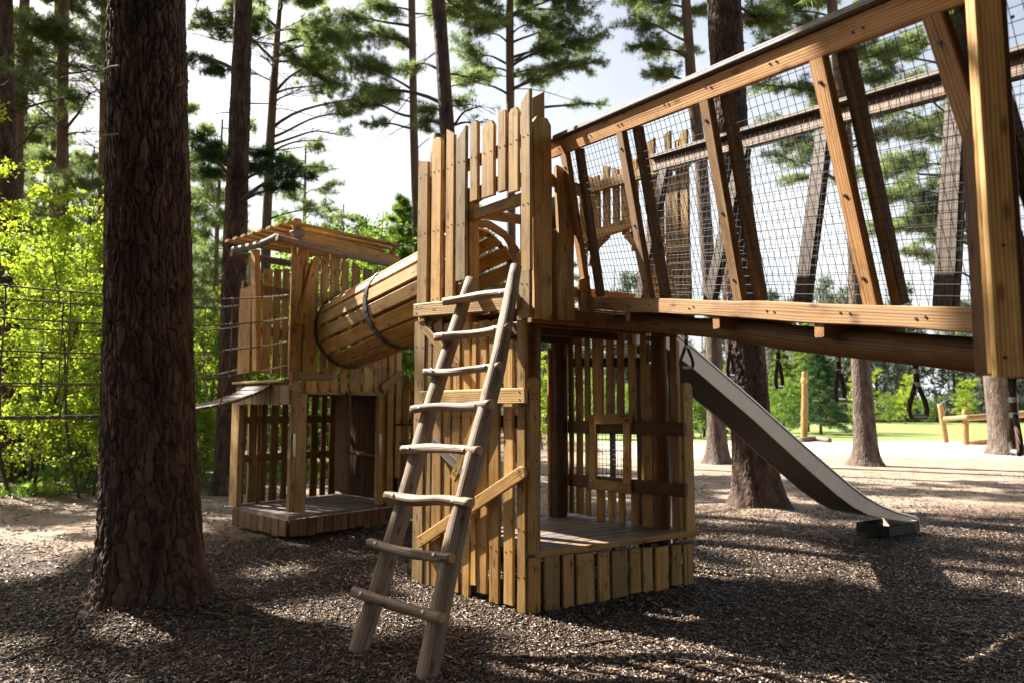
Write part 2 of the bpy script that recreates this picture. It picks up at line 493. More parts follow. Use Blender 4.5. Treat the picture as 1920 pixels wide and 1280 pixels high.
M['twig'] = plain('twig_bark', (0.075, 0.055, 0.042), .9, 0, 12, .3)
M['deadwood'] = plain('dead_wood', (0.30, 0.27, 0.23), .9, 0, 12, .3)

def leaf(name, a, b, trans, tcol, scale=1.3):
    m, N, L, B = mat(name)
    n = nz(N, L, texc(N, L, (scale,) * 3, 'Object'), 1.0, 3, .6)
    gi = N.new("ShaderNodeNewGeometry")
    mixf = math_(N, L, 'ADD', math_(N, L, 'MULTIPLY', n, .6), math_(N, L, 'MULTIPLY', gi.outputs['Random Per Island'], .45))
    r = ramp(N, [(0.3, a), (0.75, b)]); L.new(mixf, r.inputs[0])
    L.new(r.outputs[0], B.inputs['Base Color']); B.inputs['Roughness'].default_value = .55
    B.inputs['Specular IOR Level'].default_value = 0.25
    t = N.new("ShaderNodeBsdfTranslucent"); tc = mixc(N, L, 1.0, r.outputs[0], tcol, 'MULTIPLY')
    L.new(tc, t.inputs['Color'])
    mx = N.new("ShaderNodeMixShader"); mx.inputs[0].default_value = trans
    out = N["Material Output"]
    L.new(B.outputs[0], mx.inputs[1]); L.new(t.outputs[0], mx.inputs[2]); L.new(mx.outputs[0], out.inputs[0])
    return m
M['needle'] = leaf('pine_needles', (0.050, 0.085, 0.042), (0.19, 0.235, 0.105), .55, (2.0, 2.0, 1.4))
M['needle_lime'] = leaf('larch_needles', (0.07, 0.12, 0.025), (0.17, 0.24, 0.05), .45, (2.0, 2.0, 1.0))
M['needle_dark'] = leaf('spruce_needles', (0.018, 0.048, 0.022), (0.045, 0.10, 0.035), .3, (1.8, 2.0, 1.2))
M['leaf'] = leaf('spring_leaves', (0.13, 0.20, 0.022), (0.30, 0.36, 0.055), .6, (2.0, 2.0, 1.0))
M['leaf_deep'] = leaf('green_leaves', (0.06, 0.12, 0.025), (0.17, 0.25, 0.06), .55, (2.0, 2.0, 1.0))
M['far_green'] = leaf('far_foliage', (0.065, 0.095, 0.075), (0.19, 0.225, 0.165), .3, (1.6, 1.6, 1.4), .25)  # paled and greyed, distance haze put into the leaf colour

def ground_mat():
    m, N, L, B = mat('woodchip_ground')
    vec = texc(N, L, (1, 1, 1), 'Object')
    big = nz(N, L, texc(N, L, (.35, .35, .35), 'Object'), 1.0, 5, .6)
    # chips: stretched cells in two directions
    hs = []
    for rot, sc in ((0.5, (70, 26, 30)), (-0.9, (62, 22, 30)), (2.0, (85, 30, 30))):
        vo = N.new("ShaderNodeTexVoronoi"); vo.inputs['Scale'].default_value = 1.0
        L.new(texc(N, L, sc, 'Object', (0, 0, rot)), vo.inputs['Vector']); hs.append(vo)
    sel = nz(N, L, texc(N, L, (14, 14, 14), 'Object'), 1.0, 2)
    ca = mixc(N, L, math_(N, L, 'GREATER_THAN', sel, .5), hs[0].outputs['Color'], hs[1].outputs['Color'])
    sp = N.new("ShaderNodeSeparateColor"); L.new(ca, sp.inputs[0])
    r = ramp(N, [(0.0, (0.014, 0.0085, 0.0055)), (0.55, (0.045, 0.027, 0.018)), (0.85, (0.10, 0.063, 0.041)), (1.0, (0.25, 0.172, 0.115))])
    L.new(sp.outputs[0], r.inputs[0])
    chip = mixc(N, L, 0.6, r.outputs[0], ramp_of(N, L, big, [(0.3, (0.62, 0.60, 0.60)), (0.7, (1.1, 1.08, 1.05))]), 'MULTIPLY')
    # bare, pale trodden soil farther out
    soil_n = nz(N, L, texc(N, L, (2.2, 2.2, 2.2), 'Object'), 1.0, 8, .65)
    soil = ramp_of(N, L, soil_n, [(0.25, (0.13, 0.09, 0.065)), (0.42, (0.26, 0.19, 0.14)), (0.75, (0.50, 0.395, 0.31))])
    g = N.new("ShaderNodeTexCoord"); s3 = N.new("ShaderNodeSeparateXYZ"); L.new(g.outputs['Object'], s3.inputs[0])
    yy = math_(N, L, 'ADD', s3.outputs[1], math_(N, L, 'MULTIPLY', math_(N, L, 'SUBTRACT', big, .5), 7.0))
    lx = math_(N, L, 'MULTIPLY', math_(N, L, 'MINIMUM', math_(N, L, 'MAXIMUM', math_(N, L, 'SUBTRACT', -2.2, s3.outputs[0]), 0.0), 2.0), 1.1)
    k = math_(N, L, 'DIVIDE', math_(N, L, 'SUBTRACT', math_(N, L, 'ADD', yy, lx), 9.2), 2.4, True)
    col = mixc(N, L, k, chip, soil)
    # forest litter to the left
    lit = ramp_of(N, L, nz(N, L, texc(N, L, (5, 5, 5), 'Object'), 1.0, 8, .7), [(0.3, (0.06, 0.042, 0.026)), (0.55, (0.17, 0.118, 0.072)), (0.68, (0.26, 0.19, 0.125)), (0.8, (0.10, 0.13, 0.035))])
    kx = math_(N, L, 'DIVIDE', math_(N, L, 'SUBTRACT', math_(N, L, 'SUBTRACT', yy, math_(N, L, 'MULTIPLY', s3.outputs[0], 1.6)), 20.0), 4.0, True)
    col = mixc(N, L, kx, col, lit)
    L.new(col, B.inputs['Base Color']); B.inputs['Roughness'].default_value = .75; B.inputs['Specular IOR Level'].default_value = .15
    h = math_(N, L, 'ADD', hs[0].outputs['Distance'], math_(N, L, 'MULTIPLY', hs[2].outputs['Distance'], .8))
    h = math_(N, L, 'ADD', h, math_(N, L, 'MULTIPLY', soil_n, .9))
    bump(N, L, B, h, .014, 1.0)
    return m
def ramp_of(N, L, fac, stops):
    r = ramp(N, stops); L.new(fac, r.inputs[0]); return r.outputs[0]
M['ground'] = ground_mat()
def chips_mat():
    m, N, L, B = mat('bark_chips')
    gi = N.new("ShaderNodeNewGeometry")
    col = ramp_of(N, L, gi.outputs['Random Per Island'], [(0.0, (0.010, 0.006, 0.004)), (0.45, (0.040, 0.024, 0.016)), (0.8, (0.105, 0.064, 0.041)), (0.93, (0.25, 0.172, 0.112)), (1.0, (0.46, 0.345, 0.235))])
    L.new(col, B.inputs['Base Color']); B.inputs['Roughness'].default_value = .32; B.inputs['Specular IOR Level'].default_value = .42
    return m
M['chips'] = chips_mat()
def lawn_mat():
    m, N, L, B = mat('mown_lawn')
    n = nz(N, L, texc(N, L, (.5, .5, .5), 'Object'), 1.0, 8, .7)
    L.new(ramp_of(N, L, n, [(0.3, (0.11, 0.16, 0.035)), (0.7, (0.24, 0.30, 0.08))]), B.inputs['Base Color'])
    B.inputs['Roughness'].default_value = .8
    bump(N, L, B, nz(N, L, texc(N, L, (30, 30, 30), 'Object'), 1.0, 4), .05)
    return m
M['lawn'] = lawn_mat()
def sand_mat():
    m, N, L, B = mat('pale_sand')
    n = nz(N, L, texc(N, L, (1.2, 1.2, 1.2), 'Object'), 1.0, 8, .65)
    L.new(ramp_of(N, L, n, [(0.3, (0.27, 0.215, 0.165)), (0.7, (0.50, 0.42, 0.34))]), B.inputs['Base Color'])
    B.inputs['Roughness'].default_value = .85
    bump(N, L, B, n, .04)
    return m
M['sand'] = sand_mat()

# ------------------------------------------------------------------ ground
def gz(x, y):
    f = np.clip((13 - y) / 6, 0, 1) * np.clip((14 - np.abs(x)) / 6, 0, 1)
    m = 0.09 * np.exp(-((x + 2.74) ** 2 + (y - 5.58) ** 2) / .55 ** 2) + 0.10 * np.exp(-((x - 3.65) ** 2 + (y - 10.9) ** 2) / .7 ** 2)
    return (fbm(x * .9, y * .9, 4, 3) - .5) * 0.09 * f - 0.012 * f + m
def make_ground():
    def axis(lo, hi, c, n):
        t = np.linspace(-1, 1, n); s = np.sinh(t * 4.6) / math.sinh(4.6)
        return np.where(s < 0, c + s * (c - lo), c + s * (hi - c))
    xs, ys = axis(-420, 420, 0.5, 321), axis(-120, 700, 5.2, 321)
    X, Y = np.meshgrid(xs, ys)
    Z = gz(X, Y)
    V = np.stack([X, Y, Z], -1).reshape(-1, 3)
    n = len(xs); i = np.arange(n - 1); I, J = np.meshgrid(i, np.arange(len(ys) - 1))
    a = (J * n + I).ravel()
    props(np_mesh('ground', V, np.stack([a, a + 1, a + n + 1, a + n], 1), M['ground'], smooth=True), kind='structure')
    def sheet(name, pts, z, m):
        b = MB(); b.add([Vector((x, y, z)) for x, y in pts], [tuple(range(len(pts)))], [[(x, y) for x, y in pts]])
        props(b.build(name, m), kind='structure')
    edge = lambda y0, a, k, x0, x1, n: [(x0 + (x1 - x0) * q / n, y0 + a * (vnoise(np.array([q * .7]), np.array([k * 9.1]), 2)[0] - .5)) for q in range(n + 1)]
    sheet('sand_path', edge(22.5, 4, 1, 3.0, 70, 26) + list(reversed(edge(40, 3, 2, 4.0, 70, 26))), 0.004, M['sand'])
    sheet('lawn', edge(33.5, 2, 3, 2.0, 90, 30) + list(reversed(edge(78, 3, 4, 2.0, 90, 30))), 0.008, M['lawn'])
make_ground()

def make_chips():
    n = 125000
    y = 3.0 + 9.5 * rng.random(n) ** 1.35
    x = (rng.random(n) - .5) * 2 * (y * .74 + .4)
    lim = np.where(x < -2.2, 6.6, 9.0)
    keep = (fbm(x * .8, y * .8, 3, 9) * .7 + fbm(x * 3, y * 3, 3, 19) * .4 + rng.random(n) * .5 - np.clip((y - lim) * .22, 0, 1) > .52)
    x, y = x[keep], y[keep]; n = len(x)
    z = gz(x, y) + 0.003 + rng.random(n) * .006
    L = .006 + rng.random(n) ** 2.2 * .026; W = .002 + rng.random(n) * .0045; T = .002 + rng.random(n) * .002
    a = rng.random(n) * 2 * PI; e = (rng.random(n) - .5) * .7; ro = (rng.random(n) - .5) * .8
    ax = np.stack([np.cos(a) * np.cos(e), np.sin(a) * np.cos(e), np.sin(e)], 1)
    sd = np.stack([-np.sin(a), np.cos(a), ro], 1); sd /= np.linalg.norm(sd, axis=1)[:, None]
    up = np.cross(ax, sd)
    c = np.stack([x, y, z], 1)
    vs = []
    for sx, sy, sz, k in ((-1, -1, -1, 1), (1, -1, -1, .6), (1, 1, -1, .6), (-1, 1, -1, 1), (-1, -1, 1, 1), (1, -1, 1, .6), (1, 1, 1, .6), (-1, 1, 1, 1)):
        vs.append(c + ax * (L * sx)[:, None] + sd * (W * sy * k)[:, None] + up * (T * sz)[:, None])
    V = np.stack(vs, 1).reshape(-1, 3)
    q = np.array([(4, 5, 6, 7), (0, 1, 5, 4), (1, 2, 6, 5), (2, 3, 7, 6), (3, 0, 4, 7)])
    F = (np.arange(n)[:, None, None] * 8 + q[None]).reshape(-1, 4)
    o = np_mesh('wood_chips', V, F, M['chips'])
    props(o, 'dark bark chippings scattered over the playground floor', 'wood chips', kind='stuff')
make_chips()
def make_flakes():
    n = 30000
    y = 6.2 + 11 * rng.random(n); x = (rng.random(n) - .5) * 2 * (y * .74 + .5)
    keep = fbm(x * .9, y * .9, 3, 31) + rng.random(n) * .4 > .62
    x, y = x[keep], y[keep]; n = len(x)
    V, F = flakes(np.stack([x, y, gz(x, y) + .006 + rng.random(n) * .008], 1), .034)
    o = np_mesh('leaf_litter', V, F, M['chips']); props(o, 'brown leaf litter strewn over the trodden soil', 'leaf litter', kind='stuff')
def flakes(C, size):
    n = len(C); a = rng.random(n) * 2 * PI
    d = np.stack([np.cos(a), np.sin(a), (rng.random(n) - .5) * .8], 1); sd = np.stack([-np.sin(a), np.cos(a), (rng.random(n) - .5) * .8], 1)
    s = size * (.4 + rng.random(n))[:, None]; up = np.array([[0, 0, .22]])
    V = np.stack([C, C + d * s * .5 + sd * s * .35 + up * s, C + d * s, C + d * s * .5 - sd * s * .35 + up * s], 1).reshape(-1, 3)
    return V, np.arange(len(V)).reshape(-1, 4)
make_flakes()
def make_litter():
    """fallen twigs and pine needles lying on the chippings"""
    random.seed(41); w = MB()
    for i in range(230):
        y = 3.4 + 9 * random.random() ** 1.3; x = random.uniform(-1, 1) * (y * .72 + .3)
        L = random.choice((.05, .07, .10, .10, .16, .30)) * random.uniform(.7, 1.3); a = random.uniform(0, 2 * PI); r = .0012 + L * .016
        pts = []
        for k in range(4):
            px, py = x + math.cos(a) * L * k / 3 + random.gauss(0, L * .05), y + math.sin(a) * L * k / 3 + random.gauss(0, L * .05)
            pts.append((px, py, float(gz(np.array([px]), np.array([py]))[0]) + .008 + r))
        w.tube(pts, [r, r, r * .8, r * .5], 5, tint=(1, 1, 1))
    o = w.build('fallen_twigs', M['twig']); props(o, 'small dry twigs fallen on the bark chippings', 'twigs', kind='stuff')
make_litter()
# ------------------------------------------------------------------ plan of the climbing tower
a44 = math.radians(43.5)
dA = Vector((-math.sin(a44), math.cos(a44), 0))                 # along the front wall, away to the left
nF = Vector((-math.cos(a44), -math.sin(a44), 0))                # front wall faces the camera's left
a56 = math.radians(56.2)
dB = Vector((math.sin(a56), math.cos(a56), 0))                  # along the open right side
nB = Vector((math.cos(a56), -math.sin(a56), 0))
C0 = on_ground(990, 1150)
WF = Wall(C0, dA, nF)
WB = Wall(C0, dB, nB)
C_R = C0 + dB * 1.80
WW = Wall(C_R + Vector((-.10, -.13, 0)), dA, -nF)               # wall opposite the front, seen from inside
LF = WF.dist(WF.hit(787, 700))
C_L = C0 + dA * LF
WL = Wall(C_L, dB, -nB)                                         # back-left wall with the tunnel mouth
DECK = 2.30

def pick(mb, W, u0, u1, vt, vb, off=0.0, t=0.032, scr=(), **k):
    """vertical board of a wall from its measured edges"""
    P = W.hit((u0 + u1) / 2, vt, off)
    w = (W.hit(u1, vt, off) - W.hit(u0, vt, off)).length
    zb = z_at(P.y, vb)
    side = 1 if W.n.dot(Vector((0, -1, 0)) ) > 0 else -1
    mb.plank((P.x, P.y, zb), P, W.n * side, w, t, **k)
    for z in scr:
        if zb + .03 < z < P.z - .03:
            mb.screws(Vector((P.x, P.y, z)) + W.n * side * (t / 2), W.n * side, W.d, w)
    return P, zb, w

def bar(mb, W, u0, v0, u1, v1, h, off, t=0.035, n=None, scr=True, **k):
    """board fixed flat on a wall between two measured points (centre line)"""
    a, b = W.hit(u0, v0, off), W.hit(u1, v1, off)
    side = 1 if W.n.dot(Vector((0, -1, 0))) > 0 else -1
    nn = W.n * side if n is None else n
    mb.plank(a, b, nn, h, t, **k)
    if scr:
        ax = (b - a).normalized(); up = ax.cross(nn)
        for p, s in ((a, 1), (b, -1)):
            for q in (-1, 1):
                mb.disc(p + ax * s * .05 + up * q * h * .24 + nn * t / 2, nn, .0062)

tower = thing('climbing_tower', 'tall golden timber climbing tower with a picket crown behind the log ladder', 'climbing tower', (C0.x, C0.y, 0))
WM = [M['wood'], M['screw']]
WP = [M['wood_pale'], M['screw']]

# upper pickets on the front wall
mb = MB()
zr = (z_at(5.9, 330), z_at(5.9, 520))
R1, R2, R3 = DECK + .12, DECK + .75, DECK + 1.28
ro = dict(top='round')
for (u0, u1, vt, vb, k) in [
    (787, 805, 303, 583, dict(slant=-.3)), (813, 830, 259, 583, ro), (839.5, 854, 248, 583, dict(slant=-.7)),
    (858, 876, 251, 526, dict(slant=.8, wane=.012)),
    (884, 898, 228, 377, dict(top='clip')), (906, 928, 230, 369, dict(top='clip', wane=.008)),
    (936, 951, 207, 359, ro), (956, 973.5, 204, 360, dict(top='clip')), (979, 996, 181, 508, dict(slant=.9, wane=.006)),
    (975, 996, 509, 596, {})]:
    pick(mb, WF, u0, u1, vt, vb, .03, .034, scr=(R1 + .02, R2, R3), **k)
mb.build('picket_panel', WP, tower)
# behind the pickets: rails, jamb, arch header
Lw = LF
def bx(d0, z0, d1, z1, h, off, t=.05, mat_='wood', **k):
    q = MB(); q.plank(WF.pt(d0, z0, off), WF.pt(d1, z1, off), nF, h, t, **k); q.build('wall_rail', M[mat_], tower)
bx(.02, R3 + .02, Lw - .02, R3 - .05, .09, -.022)
bx(.02, R2 + .08, Lw - .02, R2 + .03, .09, -.022)
bx(.78, R1 + .08, Lw - .02, R1 + .06, .09, -.022)
mb = MB()
jd = WF.dist(WF.hit(877, 480))
mb.plank(WF.pt(jd, DECK - .1, -.055), WF.pt(jd, DECK + 1.05, -.055), nF, .05, .11, tint=(.8, .8, .8))
# arch header: short boards following a curve
dl, dr = WF.dist(WF.hit(884, 380)), WF.dist(WF.hit(985, 380))
pts = []
for i in range(7):
    q = i / 6; pts.append((dl + (dr - dl) * q, DECK + .93 + .09 * math.sin(PI * (0.12 + .76 * q))))
for p, q in zip(pts[:-1], pts[1:]):
    mb.plank(WF.pt(p[0], p[1], -.03), WF.pt(q[0], q[1], -.03), nF, .11, .045)
mb.build('door_arch', M['wood'], tower)

# lower front wall
mb = MB()
lows = [(780, 799, 600, 1092), (801, 812, 604, 1094), (814.5, 831, 604, 1099), (834, 848.5, 606, 1104), (852, 865, 606, 1108), (868.5, 884, 604, 1117),
        (887, 896, 606, 1095), (897.5, 916, 602, 1110), (919.5, 938, 600, 1128), (946, 964, 640, 1132)]
for i, (u0, u1, vt, vb) in enumerate(lows):
    pick(mb, WF, u0, u1, vt, vb, -.005 if i % 2 else .006, .03, scr=(2.05, 1.42, .42), wane=.012, slant=random.uniform(-.4, .4))
pick(mb, WF, 971.5, 987, 600, 1147, .012, .034, scr=(2.05, 1.42, .6, .25), wane=.006)
mb.build('picket_panel', WM, tower)
for z in (2.12, 1.40, .36): bx(.03, z, Lw - .02, z - .01, .10, -.05, .045, 'wood_brown', tint=(.7, .7, .7))
def part(name, mats, fn, parent, label=None):
    global mb
    mb = MB(); fn(mb); return mb.build(name, mats, parent, label)
part('crossbar', WP, lambda m: bar(m, WF, 778, 583, 972, 566, .115, .068, .036, wane=.004), tower)
part('crossbar', WP, lambda m: bar(m, WF, 790, 745, 986, 741, .115, .060, .036, wane=.004), tower)
part('brace', WM, lambda m: bar(m, WF, 788, 606, 862, 690, .075, .048, .03, top='round', bot='round'), tower)
part('brace', [M['wood_grey'], M['screw']], lambda m: bar(m, WF, 812, 827, 882, 895, .085, .048, .03), tower)
part('brace', WM, lambda m: bar(m, WF, 850, 897, 903, 770, .075, .048, .03), tower)
part('brace', WM, lambda m: bar(m, WF, 786, 1016, 985, 881, .095, .052, .032, wane=.006, top='round'), tower)
# corner of the open side
part('corner_post', WM, lambda m: (pick(m, WB, 989.5, 1008, 707, 1038, .02, .045, scr=(1.62, 1.57, 1.1, 1.06), top='round')), tower)
def f(m):
    pick(m, WB, 998, 1031, 222, 600, .03, .045, wane=.014, top='clip', scr=(R2, R1))
    pick(m, WB, 997, 1019, 179, 235, .0, .035, slant=.7)
    pick(m, WB, 1043, 1073, 319, 601, .03, .045, wane=.016, scr=(R2, R1), slant=-.2)
    pick(m, WB, 1086, 1104, 521, 586, .03, .04, slant=.4, scr=(R1,))
    pick(m, WB, 1031, 1042, 430, 596, -.01, .035, tint=(.7, .7, .8))
part('picket_panel', WM, f, tower)
part('end_board', WM, lambda m: pick(m, WB, 1268, 1284, 262, 600, .0, .05, wane=.012, top='round'), tower)
part('wall_rail', M['wood'], lambda m: m.plank(WB.pt(.05, R2 + .28, -.02), WB.pt(.55, R2 + .22, -.02), nB, .09, .05), tower)
part('wall_rail', M['wood'], lambda m: m.plank(WB.pt(.05, R1, -.02), WB.pt(1.72, R1, -.02), nB, .09, .05), tower)
# log posts
zc = lambda P, z: Vector((P.x, P.y, z))
def post(P, z0, z1, r, **k):
    part('log_post', [M[k.pop('m', 'wood_brown')], M['wood_end']], lambda m: m.log([zc(P, z0), zc(P, (z0 + z1) / 2) + Vector((.012, 0, 0)), zc(P, z1)], [r, r * .97, r * .9], cap_mi=1, n=16), tower)
PC = C0 - nF * .12 - nB * .10 + dB * .0
post(PC, -.1, DECK + 1.15, .065)
post(C_L - nF * .10 + nB * .12, -.1, z_at(6.4, 252), .075, m='wood')
Pw1 = Vector((on_ground(1240, 990, .44).x, on_ground(1240, 990, .44).y, 0))
post(Pw1, -.1, DECK, .078)
Pw2 = Vector((on_ground(1047, 967, .44).x, on_ground(1047, 967, .44).y, 0))
post(Pw2, -.1, DECK + 1.3, .085)
# platform floor: boards running across, and its skirt
PLZ = .44
u_ = (Pw2 - C0)
def quadboards(m, c00, c10, c11, c01, n, z, t, gap=.006, tintlo=.8):
    """floor of n boards; each runs from edge c00-c01 to edge c10-c11"""
    for i in range(n):
        q = (i + .5) / n
        a, b = c00.lerp(c01, q), c10.lerp(c11, q)
        w = (c01 - c00).length / n * abs((c01 - c00).normalized().cross((b - a).normalized()).z) - gap
        m.plank(zc(a, z - t / 2), zc(b, z - t / 2 + random.uniform(-.0015, .0015)), Vector((0, 0, 1)), w, t, tint=wood_tint(tintlo, 1.15))
far = C_R + dA * (LF + .05)
e = .012
part('platform', [M['wood_grey']], lambda m: quadboards(m, C0 + dB * .03 - nB * -.015 , C_R + nB * .015, far + dA * .0, C_L + dB * .03, 10, PLZ, .036), tower)
def f(m):
    a = C0 + dB * .04 + nB * .024; b = C_R + nB * .024
    m.plank(zc(a, PLZ - .02), zc(b, PLZ - .02), nB, .045, .03, tint=(.85, .8, .75))
part('platform_edge', M['wood'], f, tower)
def f(m):
    for (u0, u1) in [(990.5, 1012.5), (1019, 1047.5), (1054.5, 1074), (1080, 1112), (1120, 1141), (1146, 1175), (1180, 1200), (1204, 1222), (1227, 1251), (1257, 1276), (1280, 1297)]:
        q = (u0 - 990) / 307
        pick(m, WB, u0, u1, 1043 - 25 * q, 1150 - 60 * q + random.uniform(-4, 4), .012, .03, scr=(.33,), wane=.01, slant=0)
part('skirt', WM, f, tower)
def f(m):
    for z in (.30, .12): m.plank(WB.pt(.04, z, -.03), WB.pt(1.78, z, -.03), nB, .09, .045)
    for q in (.25, .75):
        P = C0.lerp(C_R, q) - nB * .1
        m.plank(zc(P, -.1), zc(P, .36), nB, .09, .09)
part('platform_frame', M['wood_brown'], f, tower)
# deck above
part('deck', [M['wood_brown']], lambda m: (
    quadboards(m, C0 + dB * .02 - nF * .02, C_R - dB * .02 - nF * .0, far, C_L + dB * .02, 9, DECK, .04),
    [m.plank(zc(C0.lerp(C_L, q) + dB * .04, DECK - .10), zc(C_R.lerp(far, q) - dB * .04, DECK - .10), Vector((0, 0, 1)), .07, .115, tint=(.9, .85, .8)) for q in (.1, .5, .9)],
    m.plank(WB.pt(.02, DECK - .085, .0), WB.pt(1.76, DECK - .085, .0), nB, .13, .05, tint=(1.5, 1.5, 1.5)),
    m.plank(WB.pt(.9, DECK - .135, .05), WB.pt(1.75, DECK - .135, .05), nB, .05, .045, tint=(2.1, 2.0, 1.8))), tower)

# wall opposite the front: below, slats with a framed mesh window
def f(m):
    tops = 600
    for (u0, u1, k) in [(1057, 1063, 0), (1066, 1074, 1), (1079, 1091, 0), (1096, 1105, 1), (1111, 1130, 0), (1136, 1149, 0), (1156, 1169, 1), (1177, 1191, 0), (1200, 1221, 0), (1256, 1267, 1)]:
        vt = 612 if k else 600
        if u1 > 1105 and u0 < 1180 and u0 > 1105:
            pick(m, WW, u0, u1, vt, 800, .0, .03, wane=.012)
        else:
            pick(m, WW, u0, u1, vt, 958 + (u0 - 1057) * .22, .0, .03, wane=.012)
    for (u0, u1) in [(1119, 1134), (1141, 1152), (1160, 1172), (1184, 1197)]:
        pick(m, WW, u0, u1, 915, 975 + (u0 - 1120) * .25, .0, .03, wane=.008)
part('picket_panel', WM, f, tower)
for z in (1.32, .80): part('wall_rail', M['wood_brown'], lambda m: m.plank(WW.pt(-.02, z, -.045), WW.pt(1.32, z, -.045), nF, .115, .045, tint=(.75, .7, .65)), tower)
part('wall_rail', M['wood_brown'], lambda m: m.plank(WW.pt(.3, 1.92, .04), WW.pt(1.32, 1.96, .04), nF, .09, .045, tint=(.75, .7, .65)), tower)
def f(m):
    o = -.075
    bar(m, WW, 1106, 786, 1184, 784, .10, o, .035, n=nF)
    bar(m, WW, 1106, 905, 1184, 915, .10, o, .035, n=nF)
    a = WW.hit(1113, 795, o); b = WW.hit(1113, 898, o); m.plank(b, zc(a, a.z), nF, .085, .034)
    a = WW.hit(1176, 793, o); b = WW.hit(1176, 905, o); m.plank(b, zc(a, a.z), nF, .085, .034)
wf = part('window_frame', WM, f, tower)
def f(m):
    o = -.05
    d0, d1 = WW.dist(WW.hit(1116, 840, o)), WW.dist(WW.hit(1172, 840, o))
    for i in range(9):
        d = d0 + (d1 - d0) * i / 8; m.tube([WW.pt(d, .78, o), WW.pt(d, 1.34, o)], .0022, 4)
    for i in range(13):
        z = .80 + .045 * i; m.tube([WW.pt(d0, z, o), WW.pt(d1, z, o)], .0022, 4)
part('wire_mesh', M['wire'], f, wf)
part('corner_post', WM, lambda m: (pick(m, WB, 1277.5, 1295, 717, 1010, .0, .045, scr=(1.58, 1.5, .95), top='round'), pick(m, WB, 1262, 1272, 640, 1012, -.16, .03)), tower)
# wall opposite the front: above the deck, with the arched way to the slide
def f(m):
    for (u0, u1, vt, vb) in [(1088, 1100, 338, 548), (1101, 1113, 332, 470), (1114, 1125, 331, 452), (1131, 1143, 312, 440), (1149, 1160, 316, 437), (1165, 1178, 318, 440), (1183, 1196, 300, 470),
                             (1212, 1228, 265, 560), (1229, 1243, 322, 585), (1246, 1258, 250, 585), (1260, 1272, 330, 585), (1275, 1289, 248, 585)]:
        pick(m, WW, u0, u1, vt, vb, .02, .032, wane=.008, slant=random.uniform(-.6, .6))
part('picket_panel', WM, f, tower)
for q_ in ((1086, 360, 1292, 302, .10), (1086, 452, 1200, 412, .10), (1205, 470, 1290, 462, .09)):
    part('wall_rail', M['wood_pale'], lambda m: bar(m, WW, *q_, -.02, .05, n=nF, scr=False), tower)
for seq in ((((1110, 500), (1118, 462)), ((1118, 462), (1140, 440))), (((1176, 440), (1196, 462)), ((1196, 462), (1206, 510)))):
    part('slide_arch', M['wood_pale'], lambda m: [bar(m, WW, a[0], a[1], b[0], b[1], .07, -.02, .045, n=nF, scr=False) for a, b in seq], tower)
# back-left wall: octagonal frame round the tunnel mouth
TM = C_L + dB * .62; TMZ = z_at(6.75, 508)
def octo(m, c, ax, r0, r1, t, n=8, rot=PI / 8):
    ax = Vector(ax).normalized(); up = Vector((0, 0, 1)); up = (up - ax * up.dot(ax)).normalized(); sd = ax.cross(up)
    for i in range(n):
        p = [c + (sd * math.cos(2 * PI * (i + q) / n + rot) + up * math.sin(2 * PI * (i + q) / n + rot)) * ((r0 + r1) / 2) for q in (0, 1)]
        m.plank(p[0], p[1], ax, r1 - r0, t)
part('tunnel_mouth', M['wood_pale'], lambda m: octo(m, zc(TM, TMZ) + nB * .03, nB, .44, .51, .04, n=14), tower)
def f(m):
    for i in range(9):
        d = .05 + i * .185
        if abs(d - .62) < .42: continue
        P = WL.pt(d, 0, .0); m.plank(zc(P, DECK - .1), zc(P, DECK + 1.3 + random.uniform(-.1, .15)), nB, .13, .032, top='round')
    for i in range(8):
        d = .08 + i * .2; P = WL.pt(d, 0, .0)
        if random.random() < .75: m.plank(zc(P, .25), zc(P, DECK - .2), nB, .12, .03, wane=.01)
    m.plank(WL.pt(.02, TMZ + .56, .03), WL.pt(1.5, TMZ + .60, .03), nB, .09, .05)
part('picket_panel', WM, f, tower)

# ------------------------------------------------------------------ log ladder
lad = thing('log_ladder', 'weathered grey log ladder leaning on the front of the golden tower', 'ladder', (on_ground(740, 1240).x, on_ground(740, 1240).y, 0))
g1, g2 = on_ground(672, 1217), on_ground(802, 1264)
T1 = WF.hit(884, 525, .10); T2 = WF.hit(968, 500, .16)
dn1 = (g1 - T1).normalized(); dn2 = (g2 - T2).normalized()
def f(m): m.log([g1 + dn1 * .12, g1.lerp(T1, .3) + Vector((.01, 0, 0)), g1.lerp(T1, .62) + Vector((-.012, 0, 0)), T1], [.063, .063, .058, .050], n=20, wob=.10, cap_mi=1, tint=(1.0, .92, .84))
part('rail', [M['wood_grey'], M['wood_end']], f, lad)
def f(m): m.log([g2 + dn2 * .12, g2.lerp(T2, .3) + Vector((-.012, 0, 0)), g2.lerp(T2, .7) + Vector((.014, 0, 0)), T2], [.066, .065, .058, .044], n=20, wob=.10, cap_mi=1, tint=(.95, .87, .80))
part('rail', [M['wood_grey'], M['wood_end']], f, lad)
ln = (g2 - g1).cross(T1 - g1).normalized()
if ln.y > 0: ln = -ln
def on_lad(u, v, off):
    r = ray(u, v); o = Vector((0, 0, EYE)); p = g1 + ln * off
    return o + r * ((p - o).dot(ln) / r.dot(ln))
rungs = [((834, 566), (966, 548)), ((818, 632), (954, 616)), ((797, 697), (938, 687)), ((774, 767), (921, 759)),
         ((755, 842), (899, 845)), ((724, 928), (883, 943)), ((692, 1016), (847, 1047)), ((664, 1108), (829, 1157))]
